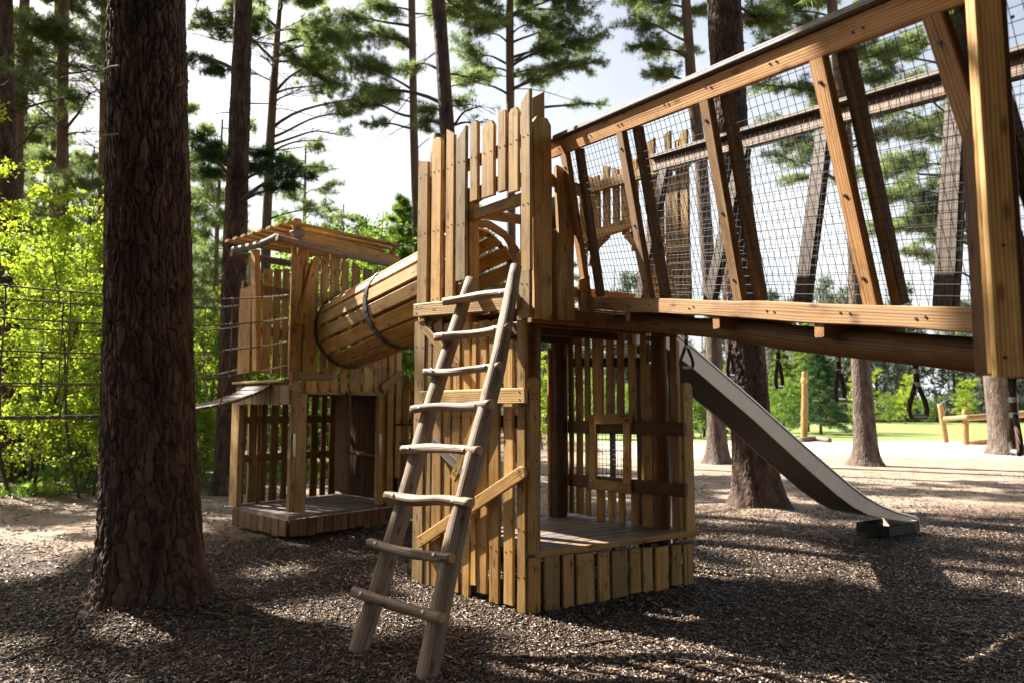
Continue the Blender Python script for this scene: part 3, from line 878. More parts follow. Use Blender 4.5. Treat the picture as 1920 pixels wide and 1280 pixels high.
for (a, b) in rungs:
    A, B = on_lad(a[0], a[1], .088), on_lad(b[0], b[1], .088)
    def f(m, A=A, B=B):
        md = [A.lerp(B, q) + Vector((0, 0, random.uniform(-.018, .012))) for q in (.35, .68)]
        r = random.uniform(.028, .034)
        m.log([A, md[0], md[1], B], [r, r * random.uniform(.9, 1.2), r * random.uniform(.85, 1.1), r * 1.12], n=18, wob=.20, cap_mi=1, tint=(1.12, 1.03, .94))
    rg = part('rung', [M['wood_grey'], M['wood_end']], f, lad)
    for q in (.13, .84): part('bolt', M['bolt'], lambda m: m.disc(A.lerp(B, q) + ln * .034, ln, .011, .004, mi=0, k=8), rg)

# ------------------------------------------------------------------ netting bridge
br = thing('netting_bridge', 'sloping larch bridge with tilted rails and black wire netting', 'bridge', (1.4, 4.4, 0))
B0 = WB.hit(1110, 560, .02); B0.z = z_at(B0.y, 558)
B1 = Vector((1.89, 2.84, z_at(2.84, 581)))
bd = (B1 - B0).normalized(); bh = Vector((bd.x, bd.y, 0)).normalized()
bn = Vector((bh.y, -bh.x, 0))                       # across the bridge
if bn.x > 0: bn = -bn                               # near side is to the left
BL = (B1 - B0).length
def B(t, off=0.0, up=0.0):                          # t in metres along the bridge
    return B0 + bd * t + bn * off + Vector((0, 0, up))
H, LEAN, WBOT, WTOP = 1.21, .33, -.46, -.64         # near foot at 0, far foot at WBOT, far rail at WTOP
def rail_near(t): return B(t, LEAN, H)
def rail_far(t): return B(t, WTOP, H)
WR = [M['wood_red'], M['screw']]
n_near = (rail_near(0) - B(0)).cross(bd).normalized()
if n_near.dot(bn) < 0: n_near = -n_near
n_far = (rail_far(0) - B(0, WBOT)).cross(bd).normalized()
if n_far.dot(bn) < 0: n_far = -n_far
END = BL + .75
part('handrail', WR, lambda m: (m.plank(rail_near(-.06) + Vector((0, 0, -.03)), rail_near(END) + Vector((0, 0, -.03)), n_near, .115, .05),
     [m.screws(rail_near(t) + Vector((0, 0, -.03)) + n_near * .026, n_near, bd, .09) for t in (.15, .62, 1.05, 1.6, 2.0, 2.5, 3.0)]), br)
part('rail_cap', [M['wood_grey']], lambda m: m.plank(rail_near(-.08) + Vector((0, 0, .045)), rail_near(END) + Vector((0, 0, .045)), Vector((0, 0, 1)), .135, .034), br)
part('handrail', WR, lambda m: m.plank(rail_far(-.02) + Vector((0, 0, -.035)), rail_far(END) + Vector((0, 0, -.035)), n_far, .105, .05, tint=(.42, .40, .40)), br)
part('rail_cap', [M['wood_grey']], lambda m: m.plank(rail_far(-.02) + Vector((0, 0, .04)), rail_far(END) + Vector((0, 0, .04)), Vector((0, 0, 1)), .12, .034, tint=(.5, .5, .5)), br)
# where each leaning post meets rail and floor, from the photo
def t_near_top(u, v):
    best = min(((abs(proj(rail_near(t))[0] - u)), t) for t in np.linspace(-.2, END, 600)); return best[1]
def proj(P):
    y = P[1] * CP + (P[2] - EYE) * SP; z = -P[1] * SP + (P[2] - EYE) * CP
    return 960 + F_PX * P[0] / y, 640 - F_PX * z / y
def solve_t(fn, u): return min((abs(proj(fn(t))[0] - u), t) for t in np.linspace(-.3, END, 800))[1]
for ut, ub in ((1058, 1108), (1162, 1226), (1320, 1398), (1530, 1648), (1745, 1950)):
    tt, tb = solve_t(lambda t: rail_near(t), ut), solve_t(lambda t: B(t), ub)
    tt, tb = float(tt), float(tb)
    def f(m, tt=tt, tb=tb):
        a, b = B(tb, .0, .0), rail_near(tt) - Vector((0, 0, .08))
        m.plank(a + n_near * .03, b + n_near * -.012, n_near, .085, .045, wane=.004)
        for q in (.12, .45, .9): m.disc(a.lerp(b, q) + n_near * (.03 + .024 - .04 * q), n_near, .009, .004, k=8)
        m.plank(a + bd * .075 - n_near * .05, b + bd * .085 - n_near * .09, n_near, .06, .06, tint=(.6, .6, .62))  # partner board tinted darker as the post's shaded side
    part('bridge_post', WR, f, br)
for ut, ub in ((1246, 1200), (1395, 1330), (1545, 1505), (1795, 1772)):
    tt, tb = float(solve_t(lambda t: rail_far(t), ut)), float(solve_t(lambda t: B(t, WBOT), ub))
    def f(m, tt=tt, tb=tb):
        a, b = B(tb, WBOT, .0), rail_far(tt) - Vector((0, 0, .09))
        m.plank(a, b, n_far, .115, .05, wane=.004, tint=(.30, .32, .38))  # far post tint darkened to stand for its backlit shade
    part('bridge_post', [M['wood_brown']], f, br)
def net(lo, hi, d0, d1, nrm, off, rad):
    def f(m):
        s = .05
        k = int((d1 - d0) / s)
        for i in range(k + 1):
            t = d0 + i * s; m.tube([lo(t) + nrm * off, hi(t) + nrm * off], rad, 4, caps=False)
        hgt = 1.25; kk = int(hgt / s)
        for i in range(1, kk):
            q = i / kk
            m.tube([lo(t).lerp(hi(t), q) + nrm * (off + .0035) for t in np.linspace(d0, d1, 6)], rad, 4, caps=False)
    part('wire_netting', M['wire'], f, br)
net(lambda t: B(t, -.01, .0), lambda t: rail_near(t), .02, END, n_near, -.02, .0017)
net(lambda t: B(t, WBOT + .01, .0), lambda t: rail_far(t), .02, END, n_far, .035, .0013)
def waney(m, off, z, w, t, tint=None): m.plank(B(-.02, off, z), B(END, off, z), bn, w, t, wane=.01, tint=tint)
part('floor_beam', WR, lambda m: (waney(m, .035, -.045, .098, .05), [m.screws(B(t, .062, -.045), bn, bd, .09) for t in (.3, .9, 1.4, 2.1, 2.6, 3.0)]), br)
part('floor_beam', WR, lambda m: waney(m, WBOT - .035, -.045, .098, .05), br)
part('bearer', [M['wood_brown']], lambda m: m.log([B(.1, -.12, -.19), B(1.3, -.12, -.17), B(2.2, -.12, -.185), B(END, -.12, -.19)], [.06, .062, .07, .075], n=14, wob=.08), br)
part('bearer', [M['wood_brown']], lambda m: m.log([B(.1, -.36, -.19), B(1.3, -.36, -.17), B(2.2, -.36, -.185), B(END, -.36, -.19)], [.06, .062, .07, .075], n=14, wob=.08), br)
def f(m):
    n = int(END / .12)
    for i in range(n):
        t = .03 + i * .12; m.plank(B(t + .055, .005, -.07), B(t + .055, WBOT - .005, -.07), Vector((0, 0, 1)), .112, .03, tint=wood_tint(.6, .9))
part('floor_boards', [M['wood_brown']], f, br)
for t in (.62, 1.62, 2.42):
    part('joist', [M['wood_brown']], lambda m: m.plank(B(t, .045, -.128), B(t, WBOT - .06, -.128), Vector((0, 0, 1)), .06, .075, tint=(1.5, 1.5, 1.5)), br)

# tower at the near end of the bridge: only its corner boards hang into the view
gt = thing('bridge_end_tower', 'tall board-clad timber post at the near end of the netting bridge', 'tower', (1.95, 2.4, 0))
def vert(m, u0, u1, Y, vb, z1, t, nrm, **k):
    a, b = at_depth(u0, 640, Y), at_depth(u1, 640, Y); c = (a + b) / 2
    w = (b - a).length
    m.plank((c.x, c.y, z_at(Y, vb)), (c.x, c.y, z1), nrm, w, t, **k)
fn = Vector((-.25, -1, 0)).normalized()
part('cladding_board', WP, lambda m: (vert(m, 1862, 1912, 2.42, 706, 4.6, .035, fn, wane=.003, tint=(1.25, 1.22, 1.15)),  # tint lifted to carry the soft front light on this board
    [m.screws(Vector((at_depth(1887, v, 2.42).x, 2.42, at_depth(1887, v, 2.42).z)) + fn * .018, fn, Vector((1, 0, 0)), .06) for v in (462, 668, 40)]), gt)
part('cladding_board', WP, lambda m: vert(m, 1851, 1863, 2.455, 700, 4.6, .03, fn), gt)
part('cladding_board', [M['wood_brown']], lambda m: (m.plank((1.735, 2.50, 1.62), (1.735, 2.50, 4.6), Vector((1, 0, 0)), .12, .03), m.plank((1.735, 2.64, 1.62), (1.735, 2.64, 4.6), Vector((1, 0, 0)), .12, .03)), gt)
part('log_post', [M['wood_brown']], lambda m: m.log([(1.95, 2.40, -.1), (1.95, 2.40, 2.4), (1.95, 2.4, 4.5)], .09), gt)
part('log_post', [M['wood_brown']], lambda m: m.log([(2.9, 1.9, -.1), (2.9, 1.9, 2.4), (2.9, 1.9, 4.5)], .09), gt)
for z_ in (1.78, 3.3, 4.4):
    part('crossbar', [M['wood_brown']], lambda m: m.plank((1.64, 2.465, z_), (2.0, 2.45, z_), Vector((0, -1, 0)), .10, .05), gt)
part('deck', [M['wood_brown']], lambda m: quadboards(m, Vector((1.76, 2.50, 0)), Vector((3.0, 1.7, 0)), Vector((3.6, 2.6, 0)), Vector((2.35, 3.4, 0)), 8, B(END).z - .02, .05), gt)

# ------------------------------------------------------------------ hanging grip handles under the bridge
HL = .315
def grip(at, turn, label, l=HL):
    t = thing('hanging_handle', label, 'handle', at, 'rope grip handles hanging below the bridge')
    c, s = math.cos(turn), math.sin(turn); ux = Vector((c, s, 0)); A = Vector(at)
    Z = lambda k: A + Vector((0, 0, -l * k))
    def f(m):
        pts = [Z(.03) + Vector((math.cos(q) * .017, 0, math.sin(q) * .017 + .005)) for q in np.linspace(0, 2 * PI, 13)]
        m.tube(pts, .0045, 6)
    part('shackle', M['hoop'], f, t)
    def f(m):
        m.tube([Z(.02), Z(.12) + ux * .016, Z(.2), Z(.3), Z(.5)], .013, 8); m.tube([Z(.02), Z(.12) - ux * .018, Z(.2)], .012, 8)
        for sg in (-1, 1):
            m.tube([Z(.46) + ux * sg * .006, Z(.6) + ux * sg * .022, Z(.75) + ux * sg * .042, Z(.86) + ux * sg * .050, Z(.94) + ux * sg * .046, Z(.985) + ux * sg * .030], .0115, 8)
    part('rope', M['rope_dark'], f, t)
    for k in (.25, .45):
        part('ferrule', M['ferrule'], lambda m: m.tube([Z(k), Z(k + .035), Z(k + .07)], .0185, 12), t)
    part('grip_bar', M['rubber'], lambda m: m.tube([Z(.965) - ux * .040, Z(.965), Z(.965) + ux * .040], .0115, 12), t)
hh = [(1215, 606, 5.55, 1.2, 'rope handle with metal grip hanging nearest the tower platform'),
      (1286, 610, 5.2, .25, 'rope handle with grip seen against the top of the steel slide'),
      (1368, 616, 4.75, .9, 'rope handle hanging in front of the big pine trunk'),
      (1458, 628, 4.3, .85, 'rope handle between the big pine and the carved wooden pole'),
      (1571, 642, 3.9, .7, 'rope handle hanging beside the slim leaning pine trunk'),
      (1716, 660, 3.45, .22, 'largest full rope handle with wide triangular loop over the lawn'),
      (1897, 708, 3.0, 1.25, 'rope handle below the post at the near end of the bridge')]
for (u, v, Y, tn, lab) in hh: grip(tuple(at_depth(u, v, Y)), tn, lab)

# ------------------------------------------------------------------ steel slide
sA = WW.hit(1156, 560); sA.z = 0
foot = on_ground(1712, 990)
sdir = (Vector((foot.x, foot.y, 0)) - sA).normalized()
sn = Vector((sdir.y, -sdir.x, 0))                    # towards the camera
LS = (Vector((foot.x, foot.y, 0)) - sA).length
slide = thing('steel_slide', 'long stainless steel slide coming down to the chippings by the big pine', 'slide', (foot.x, foot.y, 0))
HWD = .23
WS = Wall(sA + sn * HWD, sdir, sn)
prof = []
for (u, vt, vb) in [(1297, 653, 689), (1377, 722, 757), (1412, 752, 787), (1453, 789, 825), (1508, 838, 875), (1567, 889, 927), (1600, 917, 951), (1625, 935, 964), (1652, 950, 970), (1680, 961.5, 974), (1708, 969, 978)]:
    P = WS.hit(u, vt); prof.append((WS.dist(P), P.z, WS.hit(u, vb).z))
s0, z0 = prof[0][0], prof[0][1]; sl = (prof[1][1] - z0) / (prof[1][0] - s0)
prof = [(s0 - .75, z0 - sl * .35 + .05, z0 - sl * .35 - .20), (s0 - .40, z0 - sl * .36, z0 - sl * .40 - .22)] + prof
# chute bed below the side rims
def bedz(i): return prof[i][2] + .016
def P_(s, off, z): q = sA + sdir * s + sn * off; return Vector((q.x, q.y, z))
def f(m):
    rows = []
    for i, (s, zt, zb) in enumerate(prof): rows.append((s, max(bedz(i), .06)))
    V, Fc, U = [], [], []
    for s, z in rows:
        for off in (-HWD + .004, HWD - .004): V.append(P_(s, off, z))
        for off in (-HWD + .004, HWD - .004): V.append(P_(s, off, z - .012))
    for i in range(len(rows) - 1):
        a, b = i * 4, i * 4 + 4
        m.add([V[k] for k in (a, a + 1, b + 1, b)], [(0, 1, 2, 3)], [[(0, 0)] * 4], mi=0, smooth=True)
        m.add([V[k] for k in (a + 2, b + 2, b + 3, a + 3)], [(0, 1, 2, 3)], [[(0, 0)] * 4], mi=1, smooth=True)
    s, z = rows[-1]
    m.plank(P_(s, 0, z - .006), P_(s + .14, 0, z - .015), Vector((0, 0, 1)), HWD * 2 - .01, .012)
    m.plank(P_(s + .145, 0, .0), P_(s + .145, 0, z - .01), sdir, HWD * 2, .02)
part('chute', [M['chute'], M['slide_side']], f, slide)
def side(off, m_):
    def f(m):
        V, Fc, U = [], [], []
        for s, zt, zb in prof:
            for o in (off - .006, off + .006):
                V += [P_(s, o, zt), P_(s, o, zb)]
        for i in range(len(prof) - 1):
            a, b = i * 4, i * 4 + 4
            for q in ((a, b, b + 1, a + 1), (a + 2, a + 3, b + 3, b + 2), (a, a + 2, b + 2, b), (a + 1, b + 1, b + 3, a + 3)): Fc.append(q); U.append([(0, 0)] * 4)
        m.add(V, Fc, U)
    part('side_panel', m_, f, slide)
side(HWD, M['chute']); side(-HWD, M['chute'])
for off in (HWD, -HWD):
    def f(m, off=off):
        pts = [P_(s, off, zt + .012) for s, zt, zb in prof]
        e = prof[-1][0]; z = prof[-1][1]
        pts += [P_(e + .08, off, z + .0), P_(e + .14, off, z - .03), P_(e + .155, off, z - .09), P_(e + .155, off, .02)]
        m.tube(pts, .016, 8)
    part('rim', M['steel'], f, slide)
def f(m):
    e = prof[-1][0]
    m.plank(P_(e - .42, 0, .0), P_(e - .42, 0, .12), sdir, HWD * 2 - .06, .03)
    m.plank(P_(e - .42, HWD - .03, .06), P_(e + .1, HWD - .03, .06), sn, .12, .02)
    m.plank(P_(e - .42, -HWD + .03, .06), P_(e + .1, -HWD + .03, .06), sn, .12, .02)
part('foot_box', M['wire'], f, slide)
for s in (prof[0][0] + .1, prof[0][0] + .5):
    for off in (-.2, .2): part('support_post', M['slide_side'], lambda m: m.tube([P_(s, off, -.05), P_(s, off, DECK - .35)], .03, 8), slide)

# ------------------------------------------------------------------ play house on the left
K = on_ground(539.5, 1012)
PHZ = z_at(K.y, 967)
dr_ = (on_ground(733, 943, PHZ) - on_ground(539.5, 967, PHZ)); dr_.z = 0; HRL = dr_.length; dr_.normalize()
dl_ = (on_ground(438.6, 946, PHZ) - on_ground(539.5, 967, PHZ)); dl_.z = 0; HLL = dl_.length; dl_.normalize()
nr_ = Vector((dr_.y, -dr_.x, 0)); nl_ = Vector((-dl_.y, dl_.x, 0))
if nl_.y > 0: nl_ = -nl_
HRL += .12
HR, HL_ = Wall(K, dr_, nr_), Wall(K, dl_, nl_)
house = thing('play_house', 'two storey timber play house with slatted roof joined by the barrel tunnel', 'play house', (K.x, K.y, 0))
HD = z_at(K.y, 716)
K_r, K_l = K + dr_ * HRL, K + dl_ * HLL
K_b = K_l + dr_ * HRL
HBR = Wall(K_l, dr_, nr_)            # back-left wall, seen from inside
HBB = Wall(K_r, dl_, nl_)            # far wall, seen from inside
# lower platform and skirt
part('platform', [M['wood_grey']], lambda m: quadboards(m, K, K_r, K_b, K_l, 9, PHZ, .04), house)
def f(m):
    n = 8
    for i in range(n):
        d = HLL * (i + .5) / n; P = HL_.pt(d, 0, .016)
        m.plank(zc(P, .03 + random.uniform(-.02, .02)), zc(P, PHZ - .045), nl_, HLL / n - .006, .03, wane=.004)
    n = 14
    for i in range(n):
        d = HRL * (i + .5) / n; P = HR.pt(d, 0, .016)
        m.plank(zc(P, .03 + random.uniform(-.02, .02)), zc(P, PHZ - .045), nr_, HRL / n - .006, .03, wane=.004)
part('skirt', [M['wood_brown'], M['screw']], f, house)
# deck of the upper storey
part('deck', [M['wood_brown']], lambda m: (quadboards(m, K, K_r, K_b, K_l, 9, HD, .04),
    [m.plank(zc(K.lerp(K_l, q), HD - .09), zc(K_r.lerp(K_b, q), HD - .09), Vector((0, 0, 1)), .07, .09) for q in (.08, .5, .92)]), house)
# lower posts
def hp(W, u0, u1, vt, vb, name='post', mats=None, off=-.01, t=.07, **k):
    part(name, mats or WM, lambda m: pick(m, W, u0, u1, vt, vb, off, t, **k), house)
hp(HR, 546, 575, 716, 958, wane=.02)
hp(HL_, 440, 454, 745, 947, mats=WP, wane=.004)
hp(HL_, 472, 490, 720, 955, off=-.35, wane=.02)
# lower inner walls
def f(m):
    for i in range(12):
        d = .08 + i * .155
        if d > HRL: break
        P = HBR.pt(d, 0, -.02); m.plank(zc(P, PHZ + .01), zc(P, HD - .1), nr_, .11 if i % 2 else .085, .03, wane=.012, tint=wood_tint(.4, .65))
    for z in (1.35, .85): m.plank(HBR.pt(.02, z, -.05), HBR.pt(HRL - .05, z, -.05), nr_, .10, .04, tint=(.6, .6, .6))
part('picket_panel', [M['wood']], f, house)
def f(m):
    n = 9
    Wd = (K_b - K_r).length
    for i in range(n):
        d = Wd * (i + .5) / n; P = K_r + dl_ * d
        m.plank(zc(P, PHZ + .01), zc(P, HD - .1), nl_, Wd / n - .004, .03, tint=wood_tint(.45, .7))  # dark brown boards, tinted deeper for the room's shade
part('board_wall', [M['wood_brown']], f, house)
part('counter', [M['wood_brown']], lambda m: m.plank(zc(K_r + dl_ * .1 + nl_ * .15, z_at(K_r.y, 852)), zc(K_r + dl_ * .95 + nl_ * .15, z_at(K_r.y, 852)), Vector((0, 0, 1)), .3, .035), house)
hp(HR, 708, 727, 716, 944, off=-.03)
# carved panel leaning inside
def f(m):
    P = HL_.pt(.08, 0, -.75)
    m.plank(zc(P, .48), zc(P, 1.72), nl_, .30, .04, top='round', wane=.03, tint=(.62, .5, .42))
part('carved_panel', [M['wood_brown']], f, house)
# grab handles
def handle(W, u, v0, v1, off, sgn=1):
    def f(m):
        a, b = W.hit(u, v0, off), W.hit(u, v1, off); o = W.n * .05 - W.d * .03
        m.tube([a, a + o * .8, a + o + Vector((0, 0, -.03)), b + o + Vector((0, 0, .03)), b + o * .8, b], .013, 10)
    part('grab_handle', M['white_paint'], f, house)
handle(HR, 552, 814, 856, .03); handle(HR, 712, 813, 850, .02)
# upper right side: hanging pickets, slats, boards
def f(m):
    for (u0, u1) in [(546, 560), (573, 594), (598, 616.5), (619, 632), (638, 651), (656, 676), (680, 698), (701, 713), (716, 731)]:
        pick(m, HR, u0, u1, 688, 735 + random.uniform(-3, 3), .03, .03, bot='clip' if random.random() < .6 else 'flat', wane=.006)
part('hanging_pickets', WM, f, house)
def f(m):
    pick(m, HR, 547, 567, 481, 698, .03, .035)
    pick(m, HR, 558, 578, 466, 700, .0, .03, tint=(.8, .8, .8))
    pick(m, HR, 572, 597, 500, 698, .03, .035, wane=.02)
    for (u0, u1, vt) in [(603, 615, 485), (619, 636, 484), (641, 653.5, 490), (661, 675.5, 497)]:
        pick(m, HR, u0, u1, vt, 700, .02, .03, wane=.01, slant=-.5)
    for (u0, u1, vt) in [(682, 697, 505), (701, 712, 512), (717, 730, 520)]:
        pick(m, HR, u0, u1, vt, 700, .02, .03, wane=.01)
    for (u0, u1, vt, vb) in [(728, 739, 660, 948), (743, 753, 660, 894)]:
        pick(m, HR, u0, u1, vt, vb, .05, .03, wane=.006)
part('picket_panel', WM, f, house)
part('brace', WM, lambda m: bar(m, HR, 561, 608, 594, 482, .10, .065, .035, top='round', bot='round'), house)
part('crossbar', WM, lambda m: bar(m, HR, 546, 704, 624, 704, .095, .075, .035), house)
part('brace', WM, lambda m: bar(m, HR, 716, 729, 752, 700, .10, .08, .035, bot='round'), house)
def f(m):
    m.plank(HR.pt(.02, HD + .62, -.03), HR.pt(HRL, HD + .62, -.03), nr_, .10, .045)
    m.plank(HR.pt(.02, HD - .08, -.0), HR.pt(HRL, HD - .08, -.0), nr_, .12, .05)
part('wall_rail', M['wood'], f, house)
# upper left side (entrance of the rope bridge)
def f(m):
    pick(m, HL_, 452, 474, 540, 700, -.02, .035, wane=.006)
    pick(m, HL_, 468, 477, 478, 560, -.06, .03, tint=(.5, .5, .5))
part('picket_panel', WM, f, house)
part('post', WM, lambda m: m.plank(HL_.hit(482, 694, .0), HL_.hit(479, 470, .0), nl_, .12, .07, wane=.01), house)
def f(m):
    for (u0, u1) in [(495, 511), (515, 527), (531, 543), (548, 560), (565, 578)]:
        pick(m, HBR, u0, u1, 505, 700, -.02, .03, wane=.012)
    for i in range(5):
        P = K_r + dl_ * (.1 + i * .2); m.plank(zc(P, HD), zc(P, HD + 1.2), nl_, .12, .03)
    m.plank(HBR.pt(.05, HD + .72, -.05), HBR.pt(HRL - .05, HD + .72, -.05), nr_, .11, .04)
    m.plank(HBR.pt(.02, HD + 1.3, -.03), HBR.pt(HRL - .02, HD + 1.2, -.03), nr_, .14, .05, tint=(.6, .6, .6))
part('picket_panel', WM, f, house)
def f(m):
    for i in range(6):
        d = HLL * (i + .5) / 6; P = HL_.pt(d, 0, .016)
        m.plank(zc(P, HD - .26 + random.uniform(-.01, .01)), zc(P, HD - .03), nl_, HLL / 6 - .008, .03)
    m.plank(HL_.pt(.1, HD + .02, .03), HL_.pt(HLL, HD + .02, .03), Vector((0, 0, 1)), .12, .03, tint=(1.2, 1.2, 1.2))
part('hanging_pickets', [M['wood_pale']], f, house)
# roof
roof_o = HR.hit(520, 444, .12)
e0, e1 = HR.hit(519.6, 446, .10), HR.hit(752, 500, .10)
def hlog(a, mid, b, r, name='roof_log', m='wood_grey'):
    part(name, [M[m], M['wood_end']], lambda q: q.log([a, mid, b], r, n=14, wob=.06, cap_mi=1), house)
hlog(e0, e0.lerp(e1, .5) + Vector((0, 0, -.015)), e1, [.042, .04, .038])
r0, r1 = HL_.hit(438, 468, .12), HL_.hit(522, 443, .12)
hlog(r0, r0.lerp(r1, .55) + Vector((0, 0, -.035)), r1, [.038, .042, .04])
p0 = HL_.hit(434, 476, .04); hlog(p0, p0 + dr_ * .8, p0 + dr_ * (HRL + .1), [.05, .05, .045])
part('fascia', WM, lambda m: m.plank(HR.hit(562, 442, -.05), HR.hit(748, 491, -.05), nr_, .14, .04), house)
hlog(HR.hit(548, 441, -.02), HR.hit(557, 438, -.02), HR.hit(566, 436, -.02), .055)
pS = HR.hit(556, 432, -.12)
part('post', [M['wood'], M['wood_end']], lambda m: m.log([Vector((pS.x, pS.y, HD)), Vector((pS.x, pS.y, z_at(pS.y, 455))), Vector((pS.x, pS.y, z_at(pS.y, 412)))], .055, cap_mi=1), house)
pS2 = HR.hit(737, 470, -.12)
part('post', [M['wood'], M['wood_end']], lambda m: m.log([Vector((pS2.x, pS2.y, PHZ)), Vector((pS2.x, pS2.y, z_at(pS2.y, 520))), Vector((pS2.x, pS2.y, z_at(pS2.y, 466)))], .05, cap_mi=1), house)
def f(m):
    A0, A1 = HL_.hit(444, 459, .10), HL_.hit(556, 425, -.02)     # up the slope of the roof
    n = 8
    for i in range(n):
        q = i / (n - 1); a = A0.lerp(A1, q)
        up = (A1 - A0).normalized(); nn = up.cross(dr_).normalized()
        if nn.z < 0: nn = -nn
        m.plank(a + nn * .03 - dr_ * .14, a + nn * .03 + dr_ * (HRL * .97), nn, .10, .03, tint=wood_tint(.8, 1.2))
part('roof_slats', [M['wood']], f, house)

# bell hanging inside
bp = HL_.pt(.42, z_at(K.y + .2, 482), -.25)
bell = thing('bell', 'small dark bronze bell hanging inside the play house roof', 'bell', (bp.x, bp.y, bp.z))
def f(m):
    prof_ = [(.012, 0), (.035, -.01), (.05, -.03), (.055, -.08), (.064, -.12), (.09, -.155), (.094, -.165), (.08, -.165)]
    rings = [[bp + Vector((math.cos(2 * PI * i / 20) * r, math.sin(2 * PI * i / 20) * r, z)) for i in range(20)] for r, z in prof_]
    m.loft(rings, [-z for r, z in prof_], smooth=True)
part('bell_cup', M['bronze'], f, bell)
part('bracket', M['bronze'], lambda m: m.tube([bp + Vector((0, 0, .10)), bp + Vector((.02, 0, .05)), bp + Vector((0, 0, -.01))], .014, 8), bell)
part('clapper', M['bronze'], lambda m: m.tube([bp + Vector((0, 0, -.1)), bp + Vector((0, 0, -.16)), bp + Vector((0, 0, -.19))], [.006, .008, .018], 8), bell)

# ------------------------------------------------------------------ barrel tunnel
tun = thing('barrel_tunnel', 'raised wooden stave tunnel with dark steel hoops between house and tower', 'tunnel', (-1.5, 7.8, 0))
TA = HR.hit(655, 622, .12)                                         # house end
TB = zc(TM, TMZ) + nB * .0
R_T = .435
tax = (TB - TA).normalized()
tup = (Vector((0, 0, 1)) - tax * tax.z).normalized(); tsd = tax.cross(tup)
NST = 16
def f(m):
    for i in range(NST):
        a = 2 * PI * (i + .5) / NST
        rd = tsd * math.cos(a) + tup * math.sin(a)
        w = 2 * R_T * math.tan(PI / NST) - .024 - random.uniform(0, .022)
        m.plank(TA + rd * R_T - tax * random.uniform(0, .05), TB + rd * R_T + tax * random.uniform(0, .03), rd, w, .028, wane=.004, tint=wood_tint(.8, 1.2))
part('staves', [M['wood']], f, tun)
TL = (TB - TA).length
for q in (.012, .47, 1 - .02):
    c = TA.lerp(TB, q)
    def f(m, c=c):
        n = 42; V, Fc, U = [], [], []
        for i in range(n):
            a = 2 * PI * i / n; rd = tsd * math.cos(a) + tup * math.sin(a)
            for r in (R_T + .020, R_T + .030):
                V += [c + rd * r - tax * .036, c + rd * r + tax * .036]
        for i in range(n):
            a, b = i * 4, ((i + 1) % n) * 4
            for q_ in ((a + 2, a + 3, b + 3, b + 2), (a, b, b + 1, a + 1), (a, a + 2, b + 2, b), (a + 1, b + 1, b + 3, a + 3)): Fc.append(q_); U.append([(0, 0)] * 4)
        m.add(V, Fc, U)
        for i in range(NST):
            a = 2 * PI * (i + .5) / NST; rd = tsd * math.cos(a) + tup * math.sin(a)
            m.disc(c + rd * (R_T + .029), rd, .014, .008, mi=1, k=8)
    part('hoop', [M['hoop'], M['screw']], f, tun)

# ------------------------------------------------------------------ little picket fence between house and tower
fence = thing('picket_gate', 'low picket fence in the gap between play house and tower', 'fence', (-1.3, 9.3, 0))
WG = Wall(at_depth(755, 700, 9.6) * 1.0, Vector((1, -.25, 0)), Vector((-.25, -1, 0)))
def f(m):
    for (u0, u1, vt) in [(757, 768, 703), (772, 783, 706), (787, 797, 712), (802, 812, 706), (818, 828, 710)]:
        P = WG.hit((u0 + u1) / 2, vt); w = (WG.hit(u1, vt) - WG.hit(u0, vt)).length
        m.plank((P.x, P.y, .1), P, -WG.n * -1, w, .03, top='clip', wane=.006)
part('pickets', WM, f, fence)
part('rail', WM, lambda m: m.plank(WG.hit(754, 790, -.04), WG.hit(832, 786, -.04), WG.n, .09, .04), fence)
part('rail', WM, lambda m: bar(m, WG, 768, 718, 792, 736, .10, .03, .03, n=WG.n), fence)
part('bar', M['hoop'], lambda m: m.tube([WG.hit(732, 795, .06), WG.hit(800, 796, .06)], .012, 8), fence)
for u in (755, 830): part('fence_post', [M['wood']], lambda m: m.log([zc(WG.hit(u, 700, -.09), -.1), zc(WG.hit(u, 700, -.09), .8), zc(WG.hit(u, 700, -.09), 1.6)], .05), fence)

# ------------------------------------------------------------------ rope bridge to the left
rb = thing('rope_bridge', 'rope footbridge with plank treads running left from the play house', 'rope bridge', (-5.0, 9.2, 0))
wd = nl_.copy()                                       # straight out from the open side of the house
wn_ = Vector((wd.y, -wd.x, 0))
if wn_.y > 0: wn_ = -wn_
pE = HL_.pt(HLL * .5, HD, .04)
RBL = 5.6
def wz(s): return 1.395 + (HD - 1.42) * math.exp(-s / .62) + .42 * math.exp(-(RBL - s) / .8)
def walk(q):
    P = pE + wd * (q * RBL); return Vector((P.x, P.y, wz(q * RBL)))
far_end = walk(1.0); far_end.z = 0
NT = 46
for i in range(NT):
    q = (i + .5) / NT
    a, b = walk(q - .42 / NT), walk(q + .42 / NT); c = (a + b) / 2; tn = (b - a).normalized()
    nn = tn.cross(wn_).normalized()
    if nn.z < 0: nn = -nn
    if proj(c)[0] > -60:
        tl = Vector((0, 0, 0))
        part('tread', [M['wood_grey']], lambda m: m.plank(c + wn_ * (.30 + random.uniform(-.02, .02)) - tl, c - wn_ * (.30 + random.uniform(-.02, .02)) + tl, nn, (b - a).length, .032, tint=wood_tint(.6, .9)), rb)
QS = np.linspace(0, 1, 40)
hts = (.30, .60, .90, 1.20)
def hang(q, side, h):
    P = walk(q); s_ = q * RBL; e = math.exp(-s_ / 1.0)
    za = HD + .20 + (h - .30) * .92
    P = P + wn_ * side * (.46 + .16 * e)
    P.z = (1.395 + h) * (1 - e) + za * e + .5 * math.exp(-(RBL - s_) / .8)
    return P
